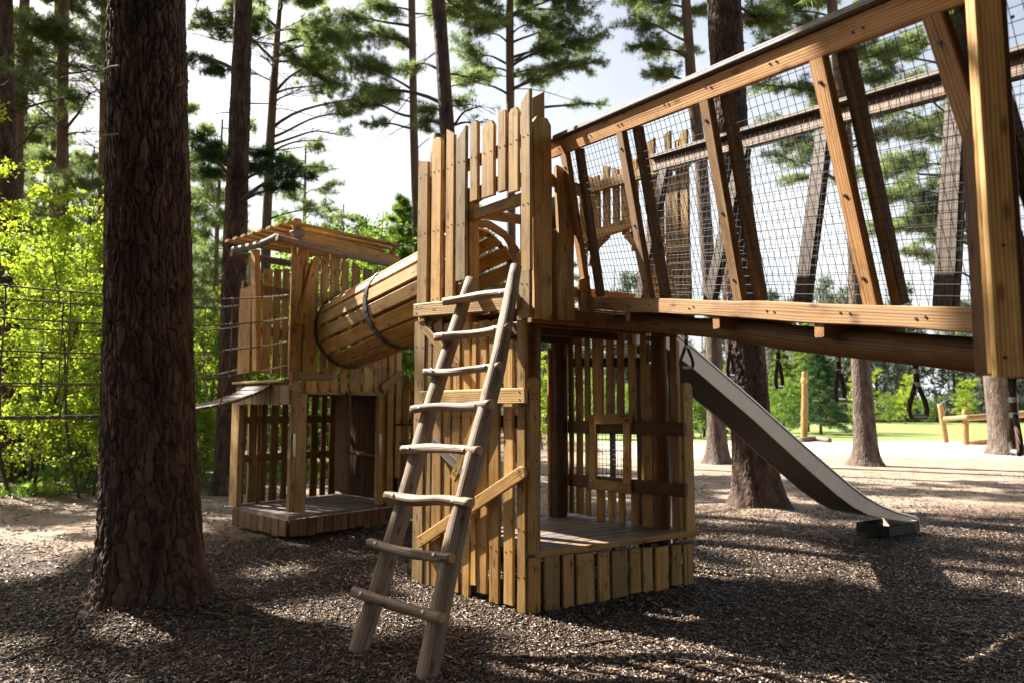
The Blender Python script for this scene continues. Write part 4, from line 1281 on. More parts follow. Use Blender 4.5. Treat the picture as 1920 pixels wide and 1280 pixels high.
for side in (1, -1):
    for h in hts:
        def f(m):
            m.tube([hang(q, side, h) for q in np.linspace(.05, 1, 40)], .0078, 7)
        part('hand_rope', M['rope'], f, rb)
        def f(m):
            pts = [hang(q, side, h) for q in np.linspace(.0, .055, 14)]
            for i, (p, p2) in enumerate(zip(pts[:-1], pts[1:])):
                m.tube([p, p.lerp(p2, .9)], .011 if i % 2 else .006, 6)
        part('chain', M['chain'], f, rb)
    vq = [.085 + .094 * k + (.03 if side > 0 else 0) for k in range(10)]
    for q in vq:
        if proj(walk(q))[0] < -80: continue
        def f(m):
            m.tube([hang(q + random.uniform(-.002, .002), side, h) for h in (1.20, .90, .60, .30)] + [walk(q) + wn_ * side * .32], .0072, 7)
        dr0 = part('drop_rope', M['rope'], f, rb)
        for h in hts:
            p = hang(q, side, h); part('knot', M['deadwood'], lambda m: m.log([p - wd * .018, p, p + wd * .018], [.013, .017, .013], n=8, wob=0, sub=2), dr0)
for s in (-1, 1): part('anchor_post', [M['wood_grey']], lambda m: m.log([far_end + wn_ * s * .5 + Vector((0, 0, -.2)), far_end + wn_ * s * .5 + Vector((0, 0, 1.4)), far_end + wn_ * s * .5 + Vector((0, 0, 2.9))], .11), rb)

# ------------------------------------------------------------------ things out on the lawn
pole = thing('carved_pole', 'tall pale carved wooden pole standing on the lawn before the spruce', 'pole', tuple(on_ground(1507, 823)))
pb = on_ground(1507, 823); ptop = at_depth(1508.5, 697, pb.y)
part('shaft', [M['wood_pale'], M['wood_end']], lambda m: m.log([pb - Vector((0, 0, .2)), pb.lerp(ptop, .5) + Vector((.03, 0, 0)), pb.lerp(ptop, .85), ptop], [.165, .16, .13, .13], wob=.08, cap_mi=1), pole)
part('carved_collar', [M['wood_pale']], lambda m: m.log([pb.lerp(ptop, .84), pb.lerp(ptop, .88), pb.lerp(ptop, .92)], [.14, .165, .14], wob=.05), pole)
ll = thing('fallen_log', 'short pale log lying on the sand beside the carved pole', 'log', tuple(on_ground(1530, 829)))
part('log_body', [M['wood_grey']], lambda m: m.log([on_ground(1502, 828) + Vector((0, 0, .1)), on_ground(1530, 827) + Vector((0, 0, .14)), on_ground(1556, 829) + Vector((0, 0, .1))], [.10, .13, .10], wob=.12), ll)
for (u0, u1, vt, vb, lab) in ((1763, 1774, 757, 829, 'leaning pale fence post, first of the rail fence on the lawn'), (1810, 1811, 768, 833, 'upright pale fence post at the middle of the rail fence')):
    b0 = on_ground(u1, vb); t0 = at_depth(u0, vt, b0.y)
    fp = thing('fence_post', lab, 'fence post', tuple(b0), 'posts of the pale rail fence')
    part('post_log', [M['wood_pale'], M['wood_end']], lambda m: m.log([b0 - Vector((0, 0, .1)), b0.lerp(t0, .5), t0], .12, wob=.06, cap_mi=1), fp)
fr = thing('fence_rails', 'pale round rails running right from the leaning fence post', 'fence rails', tuple(on_ground(1800, 831)))
for (a, b) in (((1770, 784), (1935, 772)), ((1770, 785), (1815, 781)), ((1806, 785), (1935, 777))):
    part('rail', [M['wood_pale'], M['wood_end']], lambda m: m.log([at_depth(a[0], a[1], 31), at_depth((a[0] + b[0]) / 2, (a[1] + b[1]) / 2, 30.6), at_depth(b[0], b[1], 30)], .09, wob=.05, cap_mi=1), fr)
part('ground_beam', [M['wood_pale']], lambda m: m.log([on_ground(1816, 832) + Vector((0, 0, .08)), on_ground(1840, 832) + Vector((0, 0, .1)), on_ground(1868, 829) + Vector((0, 0, .1))], .1, wob=.05), fr)

# ------------------------------------------------------------------ trees
def trunk_mesh(path, nseg, rows, amp, parent, m, cell=(.06, .17), seed=1, flare=.45, name='trunk', fz=.28, roots=5):
    """path: list of (x, y, z, radius) from the ground up; bark plates are real relief"""
    P = np.array(path, float)
    z = np.asarray(rows)
    cx, cy, r = (np.interp(z, P[:, 2], P[:, k]) for k in (0, 1, 3))
    th = np.linspace(0, 2 * PI, nseg, endpoint=False)
    TH, Z = np.meshgrid(th, z)
    Rr = r[:, None] * np.ones_like(TH)
    z0 = P[0, 2]
    fl = np.exp(-np.clip(Z - z0 - .05, 0, None) / fz)
    lob = np.cos(TH * roots + seed) * .5 + np.cos(TH * (roots - 2) + seed * 2.3) * .5
    Rr = Rr * (1 + flare * fl * (1 + .55 * lob) + .05 * (fbm(np.cos(TH) * 1.3 + 9, Z * .9 + np.sin(TH) * 1.3, 3, seed) - .5) * 2)
    tint = np.ones((len(z) * nseg, 3))
    if amp > 0:
        ncell = max(6, int(round(2 * PI * P[len(P) // 2, 3] / cell[0])))
        wx = (fbm(TH / (2 * PI) * ncell * .5 + 3, Z * 4, 3, seed + 2) - .5) * 1.9 * np.clip(np.minimum(TH, 2 * PI - TH) * 3, 0, 1)
        wz = (fbm(TH / (2 * PI) * ncell * .9 + 5, Z * 5, 3, seed + 5) - .5) * 2.2
        px, pz = TH / (2 * PI) * ncell + wx, Z / cell[1] + wz
        e, cid = vor_edge(px, pz, ncell, seed)
        e2, cid2 = vor_edge(px * 2, pz * 2.6, ncell * 2, seed + 3)
        arc = TH * P[len(P) // 2, 3]
        plate = np.clip(e / .26, 0, 1) ** .5
        d = plate * (.62 + .3 * cid) + np.clip(e2 / .18, 0, 1) ** .5 * plate * (.10 + .12 * cid2) + (fbm(arc * 55, Z * 28, 4, seed + 8) - .5) * .34 - .1
        k = (.78 + .5 * cid) * (.9 + .25 * cid2)
        tint = np.stack([k * (.97 + .08 * cid2), k, k * (1.04 - .1 * cid)], -1).reshape(-1, 3)
        Rr = Rr + amp * (d - .6)
    V = np.stack([cx[:, None] + np.cos(TH) * Rr, cy[:, None] + np.sin(TH) * Rr, Z], -1).reshape(-1, 3)
    n = nseg; i = np.arange(n); I, J = np.meshgrid(i, np.arange(len(z) - 1))
    a = (J * n + I).ravel(); b = (J * n + (I + 1) % n).ravel()
    F = np.stack([a, b, b + n, a + n], 1)
    return np_mesh(name, V, F, m, parent, smooth=True, tint=tint)

def blades(C, D, k, ln, wd, spread=.75, seed=0):
    n = len(C)
    R = rng.normal(size=(n, k, 3)); R /= np.linalg.norm(R, axis=2)[:, :, None]
    d = D[:, None, :] * (1 - spread) + R * spread
    d /= np.linalg.norm(d, axis=2)[:, :, None]
    sd = np.cross(d, rng.normal(size=(n, k, 3))); sd /= np.linalg.norm(sd, axis=2)[:, :, None] + 1e-9
    L = ln * (.7 + .6 * rng.random((n, k)))[:, :, None]
    c = C[:, None, :] + R * ln * .12
    V = np.stack([c - sd * wd / 2, c + sd * wd / 2, c + d * L], 2).reshape(-1, 3)
    return V, np.arange(len(V)).reshape(-1, 3)
def leaves(C, size, k=1, droop=.2):
    n = len(C)
    d = rng.normal(size=(n, 3)); d[:, 2] -= droop; d /= np.linalg.norm(d, axis=1)[:, None]
    sd = np.cross(d, rng.normal(size=(n, 3))); sd /= np.linalg.norm(sd, axis=1)[:, None]
    nn = np.cross(d, sd)
    s = size * (.45 + 1.25 * rng.random(n) ** 1.7)[:, None]
    V = np.stack([C, C + d * s * .5 + sd * s * .33 + nn * s * .06, C + d * s, C + d * s * .5 - sd * s * .33 + nn * s * .06], 1).reshape(-1, 3)
    return V, np.arange(len(V)).reshape(-1, 4)

def curve(a, b, lift, n=7, wob=.06):
    a, b = Vector(a), Vector(b); L = (b - a).length
    o = [Vector((random.uniform(-1, 1), random.uniform(-1, 1), random.uniform(-1, 1))) * wob * L for _ in range(3)]
    pts = []
    for i in range(n):
        q = i / (n - 1)
        p = a.lerp(b, q) + Vector((0, 0, lift * L * 4 * q * (1 - q)))
        w = math.sin(PI * q); p = p + o[0] * w * .6 + o[1] * math.sin(2 * PI * q) * .5 + o[2] * math.sin(3 * PI * q) * .3
        pts.append(p)
    return pts
def along(pts, q):
    x = q * (len(pts) - 1); i = min(len(pts) - 2, int(x)); return pts[i].lerp(pts[i + 1], x - i)

# gaps cut in the canopy so the sun reaches chosen spots (point lit, radius of the gap)
GAPS = [((-.45, 4.8, 1.3), .60), ((-.2, 5.3, 2.6), .75), ((-.35, 6.0, 3.6), .8), ((-1.5, 7.8, 2.9), .8), ((-2.2, 4.3, 0), .32), ((-3.1, 4.25, 0), .45), ((-8.5, 13.2, 2.5), 1.2), ((-7.4, 13, 3.6), 1.2), ((-6.9, 12.6, 1.5), 1.0), ((-9.5, 14, 2), 1.2), ((-6, 15.5, 3), 1.2), ((-3, 19, 5.5), 1.6), ((-4, 22, 6), 2.0), ((-5.8, 26, 7), 2.2), ((-2.7, 20, 3.5), 1.2), ((-8.3, 20, 4), 1.5), ((-10, 19, 3.5), 1.3), ((-7.5, 24, 4), 1.5), ((.3, 4.3, 0), .5), ((1.1, 4.35, 0), .6), ((2.0, 4.3, 0), .4),
        ((3.0, 7.2, 0), .7), ((4.3, 6.7, 0), .8), ((2.6, 8.2, 0), .8), ((-5.4, 7.7, 0), .9), ((-4.6, 6.9, 0), .5), ((-6.2, 8.6, 0), .9), ((-2.4, 7.2, 0), .35), ((1.1, 4.9, 2.3), .7), ((1.7, 3.6, 2.1), .6), ((-2.6, 8.6, 3.3), .7),
        ((5.5, 9.0, 0), 1.0), ((3.0, 10.5, 0), 1.0), ((6.5, 11.5, 0), 1.2), ((.3, 6.3, .9), .35), ((.6, 6.1, .44), .3), ((-2.9, 9.2, .3), .5), ((1.9, 2.4, 2.4), .5), ((0.7, 5.3, 3.2), .6)]
def open_gaps(C):
    s_ = np.array(to_sun); keep = np.ones(len(C), bool)
    for p, r in GAPS:
        d = C - np.array(p); a = d @ s_
        perp = np.linalg.norm(d - a[:, None] * s_, axis=1)
        keep &= ~((perp < r + .12 * np.sin(a * 7)) & (C[:, 2] > 4.6))
    return keep
class Crown:
    gaps = True
    def __init__(s): s.tc, s.td, s.wood = [], [], MB()
    def pad(s, A, P, r, rad=.035, lift=.08, twigs=12, step=.075, start=.5, flat=.35, n0=9, side_tw=True):
        """a limb from A to P carrying twigs with needle tufts round its outer end"""
        pts = curve(A, P, lift, n0)
        m = len(pts)
        s.wood.tube(pts, [rad * (1 - .8 * i / (m - 1)) + .004 for i in range(m)], 6)
        ax = (pts[-1] - pts[-3]); ax.z *= .5; ax.normalize()
        for j in range(twigs):
            q = start + (1 - start) * (j + random.random()) / twigs
            st = along(pts, min(.999, q))
            a = random.uniform(-1, 1) * 1.5
            d = Vector((ax.x * math.cos(a) - ax.y * math.sin(a), ax.x * math.sin(a) + ax.y * math.cos(a), random.uniform(-.3, .75) * flat * 2)).normalized()
            L = r * random.uniform(.5, 1.1)
            tp = curve(st, st + d * L, random.uniform(-.08, .08), 4, .10)
            s.wood.tube(tp, [.009, .007, .005, .003], 3, caps=False)
            k = max(3, int(L / step))
            for i in range(k):
                q2 = .25 + .75 * (i + random.random()) / k
                p = along(tp, min(.999, q2))
                tdir = (tp[-1] - tp[0]).normalized()
                for rep in range(2):
                    off = Vector((random.gauss(0, 1), random.gauss(0, 1), random.gauss(0, .7))) * r * .07
                    s.tc.append(tuple(p + off)); s.td.append(tuple((tdir * .8 + off.normalized() * .5 + Vector((0, 0, .3))).normalized()))
    def twigline(s, pts, rad): s.wood.tube(pts, rad, 5)
    def build(s, parent, m, k=11, ln=.13, wd=.013, spread=.62, name='crown', wm='twig'):
        if s.tc:
            tc, td = np.array(s.tc), np.array(s.td); kp = open_gaps(tc) if s.gaps else np.ones(len(tc), bool)
            V, T = blades(tc[kp], td[kp], k, ln, wd, spread)
            np_mesh(name, V, T, M[m], parent)
        if s.wood.v: s.wood.build('branches', M[wm], parent)

def path_from(pix, Y, widths, top, zt):
    """trunk centre line from photo points at the depth where it meets the ground, continued to its top"""
    out = []
    for (u, v), w in zip(pix, widths):
        p = at_depth(u, v, Y); d = p.y * CP + (p.z - EYE) * SP
        out.append([p.x, p.y, max(p.z, -.15) if v > 765 else p.z, w / 2 / F_PX * d])
    out[0][2] = -.12
    if zt:
        a, b = out[-2], out[-1]; k = (zt - b[2]) / max(.5, b[2] - a[2])
        out.append([b[0] + (b[0] - a[0]) * k * .6, b[1] + random.uniform(-.4, .4), zt, .05])
    return out
def trunk_pos(path, z):
    P = np.array(path); return Vector((np.interp(z, P[:, 2], P[:, 0]), np.interp(z, P[:, 2], P[:, 1]), z))

def pine(label, pix, widths, base_v=None, Y=None, zt=16, pads=(), detail=0, upper=10, uz=None, ur=2.6, kind='needle', barkm='bark', group=None, dead=(), tuft=(16, .125, .0105), utuft=(24, .20, .020), seed=1, flare=.45, name='pine_tree'):
    if Y is None: Y = on_ground(pix[0][0], base_v).y
    path = path_from(pix, Y, widths, None, zt)
    t = thing(name, label, 'tree', (path[0][0], path[0][1], 0), group)
    if detail == 2: rows = np.concatenate([np.linspace(-.12, 4.9, 640), np.linspace(4.95, zt, 60)[0:]]); trunk_mesh(path, 300, rows, .036, t, M['bark'], (.050, .25), seed, flare)
    elif detail == 1: rows = np.concatenate([np.linspace(-.12, 8.5, 380), np.linspace(8.6, zt, 30)]); trunk_mesh(path, 110, rows, .026, t, M[barkm], (.075, .22), seed, flare)
    else: rows = np.concatenate([np.linspace(-.12, 1, 10), np.linspace(1.2, zt, 60)]); trunk_mesh(path, 18, rows, 0, t, M[barkm], seed=seed, flare=flare)
    c = Crown()
    for (u, v, dY, rp) in pads:
        P = at_depth(u, v, Y + dY); r = rp / F_PX * (Y + dY)
        T0 = trunk_pos(path, P.z); hd = math.hypot(P.x - T0.x, P.y - T0.y)
        za = min(zt - .5, max(2.0, P.z - hd * random.uniform(.1, .45)))
        A = trunk_pos(path, za)
        c.pad(A, P, r, rad=.018 + .012 * hd, twigs=int(13 + r * 12))
    z_lo = uz if uz else z_at(Y, -30)
    c2 = Crown()
    for i in range(upper):
        q = (i + .5) / max(1, upper); z = z_lo + (zt + .6 - z_lo) * q
        a = i * 2.4 + seed; rr = ur * random.uniform(.55, 1.05) * (1 - .45 * q)
        A = trunk_pos(path, max(z_lo - .6, z - .5)); P = A + Vector((math.cos(a) * rr, math.sin(a) * rr, random.uniform(.2, .9)))
        c2.pad(A, P, ur * .42, rad=.05, twigs=15, start=.35)
    for (u0, v0, u1, v1, dY) in dead:
        a, b = at_depth(u0, v0, Y), at_depth(u1, v1, Y + dY)
        pts = curve(a, b, random.uniform(-.05, .08), 8, .05); n = len(pts)
        c.wood.tube(pts, [.016 * (1 - .75 * i / (n - 1)) for i in range(n)], 5)
        for j in range(4):
            s_ = along(pts, random.uniform(.3, .95)); L = (b - a).length * .22
            c.wood.tube([s_, s_ + Vector((random.uniform(-1, 1), random.uniform(-1, 1), random.uniform(-.5, .7))).normalized() * L], [.005, .002], 3)
    c.build(t, kind, *tuft)
    if upper: c2.build(t, kind, *utuft)
    return t

def ring_pads(cu, cv, ru, rv, n, rp, dy=1.5):
    out = []
    for i in range(n):
        a = random.uniform(0, 2 * PI); q = math.sqrt(random.random())
        out.append((cu + math.cos(a) * ru * q, cv + math.sin(a) * rv * q, random.uniform(-dy, dy), rp * random.uniform(.7, 1.2)))
    return out

# the big trunk in the left foreground
t1 = pine('massive dark pine trunk with deep bark plates in the left foreground',
     [(285, 1120), (282, 900), (279, 600), (277, 300), (277, 0)], [175, 166, 147, 138, 128], base_v=1128, zt=15, detail=2, upper=6, uz=8.5, ur=2.6, flare=.42, seed=3)
for (u, v, du, dv) in ((214, 124, 24, 8), (212, 252, 26, 4), (342, 160, 14, -8)):
    lft = u < 300
    part('broken_twig', M['deadwood'], lambda m: m.tube([at_depth(u + 10, v, 5.5), at_depth(u - du * .4, v + 2, 5.42), at_depth(u - du * .9, v + dv, 5.38)] if lft else [at_depth(u - 8, v, 5.5), at_depth(u + du, v + dv, 5.42)], [.010, .007, .004] if lft else [.01, .005], 5), t1)

pine('straight grey-brown pine behind the rope bridge beside the play house', [(424, 925), (433, 700), (441, 450), (450, 200), (456, 0)], [46, 44, 42, 35, 31],
     base_v=925, zt=15, detail=1, upper=8, ur=2.6, seed=5, kind='needle_dark', flare=.6,
     pads=[(392, 288, -.6, 34), (372, 262, -1.2, 34), (410, 300, .4, 30), (500, 292, .4, 30), (530, 304, -.4, 40), (572, 330, -.9, 34), (555, 345, 0, 30), (480, 320, .6, 28), (390, 325, .5, 30), (360, 120, 1, 30), (400, 135, .5, 26)],
     dead=[(452, 30, 358, 33, .3), (450, 50, 352, 46, -.4), (449, 80, 345, 62, .4), (458, 84, 590, 20, .6), (458, 78, 610, 100, .8), (455, 195, 540, 205, .3), (452, 205, 400, 215, 0), (448, 280, 620, 285, .4)])
pine('dark pine trunk cut off by the left edge', [(16, 905), (15, 700), (12, 430), (6, 0)], [48, 41, 36, 30], base_v=900, zt=15, detail=1, upper=10, ur=2.6, seed=7,
     pads=ring_pads(60, 120, 90, 120, 5, 70))
pine('thin leaning pine next to the left edge', [(20, 842), (26, 520), (31, 380), (38, 200), (46, 0)], [22, 16, 15, 15, 17], Y=19, zt=17, upper=10, seed=8, barkm='bark_far',
     pads=ring_pads(70, 150, 110, 150, 10, 70))
pine('upright pine left of the big trunk above the lime bushes', [(112, 838), (114, 600), (117, 430), (117, 200), (120, 0)], [34, 24, 22, 20, 18], Y=20, zt=18, upper=12, seed=9, barkm='bark_far',
     pads=ring_pads(120, 120, 110, 140, 12, 75) + ring_pads(150, 300, 60, 60, 4, 50), dead=[(120, 140, 200, 20, .5), (120, 50, 170, 28, .3), (112, 150, 45, 130, .5), (116, 240, 40, 250, .6)])
pine('slim pine tucked behind the upright pine on the left', [(96, 835), (98, 600), (99, 420), (103, 250), (108, 0)], [18, 15, 14, 13, 10], Y=26, zt=19, upper=10, seed=10, barkm='bark_far',
     pads=ring_pads(100, 260, 110, 150, 9, 60))
pine('slim pine just left of the massive trunk', [(194, 835), (193, 600), (191, 400), (194, 200), (196, 0)], [18, 16, 15, 14, 12], Y=25, zt=19, upper=10, seed=11, barkm='bark_far',
     pads=ring_pads(185, 180, 60, 190, 12, 62))
pine('forked reddish pine right of the straight grey trunk', [(485, 830), (495, 600), (500, 420), (507, 260), (512, 172)], [21, 19, 17, 16, 15], Y=22, zt=15.5, upper=8, seed=12, barkm='bark_far', uz=11.5,
     pads=[(560, 170, -.5, 60), (620, 160, .5, 60), (650, 215, 0, 50), (600, 120, 1, 60), (540, 120, .5, 50), (500, 110, -.5, 60), (470, 140, 0, 50), (690, 185, .6, 45), (640, 255, .3, 40), (600, 265, -.4, 34), (560, 60, .5, 70), (640, 70, -.5, 60), (620, 320, .4, 34), (590, 390, 0, 40)],
     dead=[(512, 190, 640, 150, .3), (510, 205, 640, 230, .3), (508, 235, 600, 240, .2), (505, 330, 520, 380, .2)])
pine('orange-barked pine left of the tower crown', [(788, 840), (785, 600), (781, 430), (776, 250), (772, 0)], [18, 17, 16, 15, 13], Y=20, zt=17, upper=10, seed=13, barkm='bark_far', 
     pads=[(690, 60, -.5, 70), (650, 40, .5, 70), (720, 130, .3, 56), (735, 185, 0, 44), (700, 180, .6, 52), (670, 120, -.3, 60), (720, 20, .4, 60), (745, 75, .5, 50), (820, 30, .5, 40), (665, 200, .2, 36), (690, 235, .2, 26)],
     dead=[(780, 165, 700, 265, .3), (778, 230, 715, 262, .2), (782, 280, 840, 230, .3), (775, 120, 840, 90, .4)], )
pine('sunlit grey pine rising behind the tower pickets', [(850, 880), (846, 600), (839, 250), (829, 100), (822, 0)], [34, 31, 28, 26, 25], Y=14.5, zt=15, upper=10, seed=14, ur=2.5,
     pads=[(700, 170, 1, 40), (760, 125, .8, 36), (870, 190, .6, 40), (900, 200, -.6, 36), (890, 150, .4, 40), (800, 210, .8, 34), (795, 245, 1, 30), (905, 230, .4, 26)],
     dead=[(825, 25, 770, 35, .3), (830, 90, 770, 145, .3), (838, 165, 940, 140, .5), (840, 200, 930, 215, .4)], detail=0)
pine('slim brown pine with wide branches above the tower', [(962, 840), (960, 600), (957, 250), (956, 100), (956, 0)], [18, 17, 16, 15, 14], Y=21, zt=17, upper=10, seed=15, barkm='bark_far',
     pads=[(1000, 40, -.5, 60), (1050, 60, .3, 62), (1085, 95, .5, 60), (1120, 70, 0, 50), (1040, 130, .4, 50), (1000, 150, -.4, 44), (1095, 30, .5, 50), (1130, 118, -.3, 34), (1105, 135, .3, 34), (935, 40, .4, 44), (900, 60, -.5, 56), (870, 100, .5, 50), (880, 30, 0, 56), (900, 130, .4, 50), (1020, 95, 0, 50), (1070, 0, 0, 60), (990, 0, .4, 50), (1135, 198, .2, 24), (850, 150, -.3, 36)],
     dead=[(957, 167, 1135, 200, .2), (957, 30, 1040, 40, .3), (957, 120, 1000, 100, .3), (955, 145, 850, 160, .3)])
pine('reddish leaning pine in front of the sand path left of the big sunlit trunk', [(1346, 868), (1338, 640), (1314, 300), (1296, 150), (1286, 0)], [38, 28, 24, 20, 17], base_v=868, zt=17, upper=10, seed=16, barkm='bark_far', flare=.8,
     pads=[(1200, 45, -.5, 56), (1235, 95, .4, 50), (1190, 5, .3, 60), (1262, 40, .5, 50), (1240, 135, -.3, 36), (1290, 95, .3, 30), (1215, 140, .2, 30), (1310, 20, .4, 40), (1250, 0, .4, 50), (1190, 85, .2, 30)],
     dead=[(1292, 60, 1310, 22, .2), (1300, 95, 1325, 100, .2)])
pine('broad plated pine trunk beside the slide with roots in the sun', [(1424, 950), (1408, 800), (1392, 600), (1374, 300), (1357, 0)], [84, 72, 68, 60, 60], base_v=954, zt=15, detail=1, upper=11, seed=17, ur=3.0, flare=.7,
     pads=[(1420, 35, .5, 40), (1455, 55, .8, 36)], dead=[(1390, 85, 1400, 80, .1)])
pine('slim leaning pine right of the hanging handles', [(1626, 872), (1612, 650), (1602, 430), (1580, 200), (1559, 0)], [42, 32, 27, 22, 18], base_v=872, zt=16, upper=9, seed=18, barkm='bark_far', flare=.8,
     pads=[(1420, 40, -.5, 52), (1470, 30, .5, 56), (1440, 75, .3, 40), (1510, 45, .3, 40), (1600, 105, .5, 56), (1640, 150, -.5, 56), (1620, 205, .4, 44), (1490, 270, .3, 50), (1520, 285, -.3, 46), (1640, 265, .3, 50), (1500, 170, .4, 40), (1480, 0, .4, 50), (1560, 60, .3, 44), (1450, 290, -.4, 40), (1555, 190, .4, 50), (1660, 210, .5, 54), (1700, 240, -.5, 50), (1560, 250, .6, 44), (1420, 160, .5, 40), (1440, 230, .5, 44), (1590, 330, .4, 44), (1680, 120, .6, 54), (1480, 340, .5, 34)])
pine('stout leaning pine by the rail fence near the right edge', [(1888, 842), (1868, 660), (1838, 430), (1800, 200), (1776, 60), (1768, 0)], [52, 50, 44, 32, 25, 22], Y=24, zt=18, upper=10, seed=19, barkm='bark_far', flare=.5,
     pads=[(1720, 90, .5, 60), (1700, 180, -.4, 64), (1760, 225, .4, 50), (1820, 60, .3, 56), (1780, 40, -.4, 60), (1700, 300, .4, 60), (1660, 370, .3, 56), (1740, 410, -.4, 56), (1800, 340, .5, 56), (1650, 100, .3, 60), (1690, 420, .2, 44), (1830, 150, .2, 54), (1800, 270, .4, 54), (1760, 150, .6, 64), (1720, 250, -.6, 60), (1640, 320, .5, 56), (1690, 360, -.5, 60), (1640, 440, .4, 50), (1770, 450, .5, 54), (1715, 480, -.4, 44), (1820, 420, .5, 50), (1600, 230, .5, 50), (1780, 380, -.5, 60), (1810, 200, .6, 50)],
     kind='needle', tuft=(11, .15, .016))

# unseen pines added beyond the view to shade the clearing
for i, (x, y, zt, uz, ur) in enumerate([(-11.7, 11.2, 14.5, 8.5, 2.6), (-14.6, 12.2, 15, 9, 2.2), (-8.0, 17.5, 18, 12.6, 2.8), (-17, 19, 17, 8.5, 3.4)]):
    Yd = y
    u0 = 960 + F_PX * x / y * 1.004
    pine(['pine standing just beyond the left edge, its shade on the clearing', 'second pine beyond the left edge among the lime bushes', 'pine hidden behind the massive trunk in front of the slim pine', 'distant pine far out beyond the left edge', 'tall pine hidden behind the barrel tunnel', 'tall pine hidden behind the golden tower'][i],
         [(u0, 765 + 1.5 * F_PX / y), (u0, 400), (u0, 0)], [.42 / y * F_PX, .36 / y * F_PX, .3 / y * F_PX], Y=Yd, zt=zt, upper=10, uz=uz, ur=ur, seed=30 + i, barkm='bark_far', utuft=(16, .26, .045))

# pale pines deeper in the wood, copies of one another
def build_back_pine(seed):
    random.seed(seed)
    t = thing('pine_tree', 'x', 'tree', (0, 0, 0), 'pines deeper in the wood')
    path = [(0, 0, -.2, .17), (.1, 0, 5, .13), (0, .1, 10, .10), (.1, 0, 15, .04)]
    trunk_mesh(path, 10, np.linspace(-.2, 15, 24), 0, t, M['bark_far'], seed=seed)
    c = Crown()
    for i in range(24):
        q = (i + .5) / 24; z = 4.5 + 10.6 * q; a = i * 2.4 + seed; rr = 2.3 * random.uniform(.5, 1.05) * (1 - .65 * q)
        A = trunk_pos(path, z - .3); c.pad(A, A + Vector((math.cos(a) * rr, math.sin(a) * rr, random.uniform(-.2, .6))), 1.0, rad=.03, twigs=9, step=.12, start=.3, n0=5)
    c.build(t, 'needle', 8, .24, .034)
    return t
bps = [build_back_pine(s) for s in (51, 52)]
random.seed(99)
spots = [(372, 38), (395, 33), (345, 45), (418, 42), (60, 30), (150, 34), (10, 36), (640, 44), (700, 52), (560, 40), (230, 42), (300, 36), (20, 24), (80, 45), (175, 50), (1060, 60), (880, 55)]
lab_spots = ['pale hazy pine seen between the massive trunk and the straight grey pine', 'grey-green pine close beside the straight grey trunk', 'far pine partly behind the massive trunk', 'far pine touching the straight grey trunk', 'pine deep in the wood left of the upright pine', 'pine deep in the wood right of the upright pine', 'deep pine at the very left edge',
             'far pine above the slatted roof', 'far pine above the barrel tunnel', 'far pine over the left end of the slatted roof', 'far pine hidden behind the massive trunk', 'second far pine hidden behind the massive trunk', 'nearer deep pine by the left edge trunk', 'far small pine between the left trunks', 'far small pine next to the massive trunk', 'far pine behind the netting bridge gap', 'far pine behind the tower pickets']
for i, ((u, Y), lab) in enumerate(zip(spots, lab_spots)):
    x = (u - 960) / F_PX * Y
    if i < 2: o = bps[i]; o.location = (x, Y, 0); o["label"] = lab
    else: copy_thing(bps[i % 2], (x, Y, 0), i * 1.3, lab, random.uniform(.85, 1.2))

# ------------------------------------------------------------------ broadleaf saplings and bushes
def build_sapling(seed, h, spread, n_leaf, size, m, stems=3):
    random.seed(seed)
    t = thing('sapling', 'x', 'sapling', (0, 0, 0), 'leafy saplings at the edge of the wood')
    w = MB(); pts_all = []
    for s_ in range(stems):
        a = random.uniform(0, 2 * PI); b0 = Vector((math.cos(a) * .15, math.sin(a) * .15, -.05))
        tip = Vector((math.cos(a) * spread * .5, math.sin(a) * spread * .5, h * random.uniform(.8, 1.0)))
        st = curve(b0, tip, 0, 9, .04); w.tube(st, [.028 * (1 - .85 * i / 8) for i in range(9)], 5)
        for j in range(26):
            q = random.uniform(.12, 1.0); p = along(st, min(.999, q)); a2 = random.uniform(0, 2 * PI)
            L = spread * random.uniform(.35, .8) * (1.15 - .6 * q)
            tw = curve(p, p + Vector((math.cos(a2) * L, math.sin(a2) * L, random.uniform(-.1, .5) * L)), random.uniform(-.05, .1), 5, .08)
            w.tube(tw, [.008, .006, .005, .004, .002], 3, caps=False); pts_all.append(tw)
            for e in range(3):
                p2 = along(tw, random.uniform(.3, .95)); L2 = L * .4
                t2 = curve(p2, p2 + Vector((random.uniform(-1, 1), random.uniform(-1, 1), random.uniform(-.5, .4))).normalized() * L2, 0, 3, .08)
                w.tube(t2, [.004, .003, .002], 3, caps=False); pts_all.append(t2)
    C = []
    for i in range(n_leaf):
        tw = random.choice(pts_all); p = along(tw, min(.999, random.uniform(.15, 1.0)))
        C.append((p.x + random.gauss(0, .045), p.y + random.gauss(0, .045), p.z + random.gauss(0, .045)))
    V, F = leaves(np.array(C), size)
    np_mesh('foliage', V, F, M[m], t); w.build('stems', M['twig'], t)
    return t
saps = [build_sapling(71, 5.0, 1.9, 15000, .052, 'leaf'), build_sapling(72, 4.2, 1.8, 13500, .052, 'leaf'), build_sapling(73, 3.6, 2.0, 13500, .056, 'leaf_deep')]
random.seed(5)
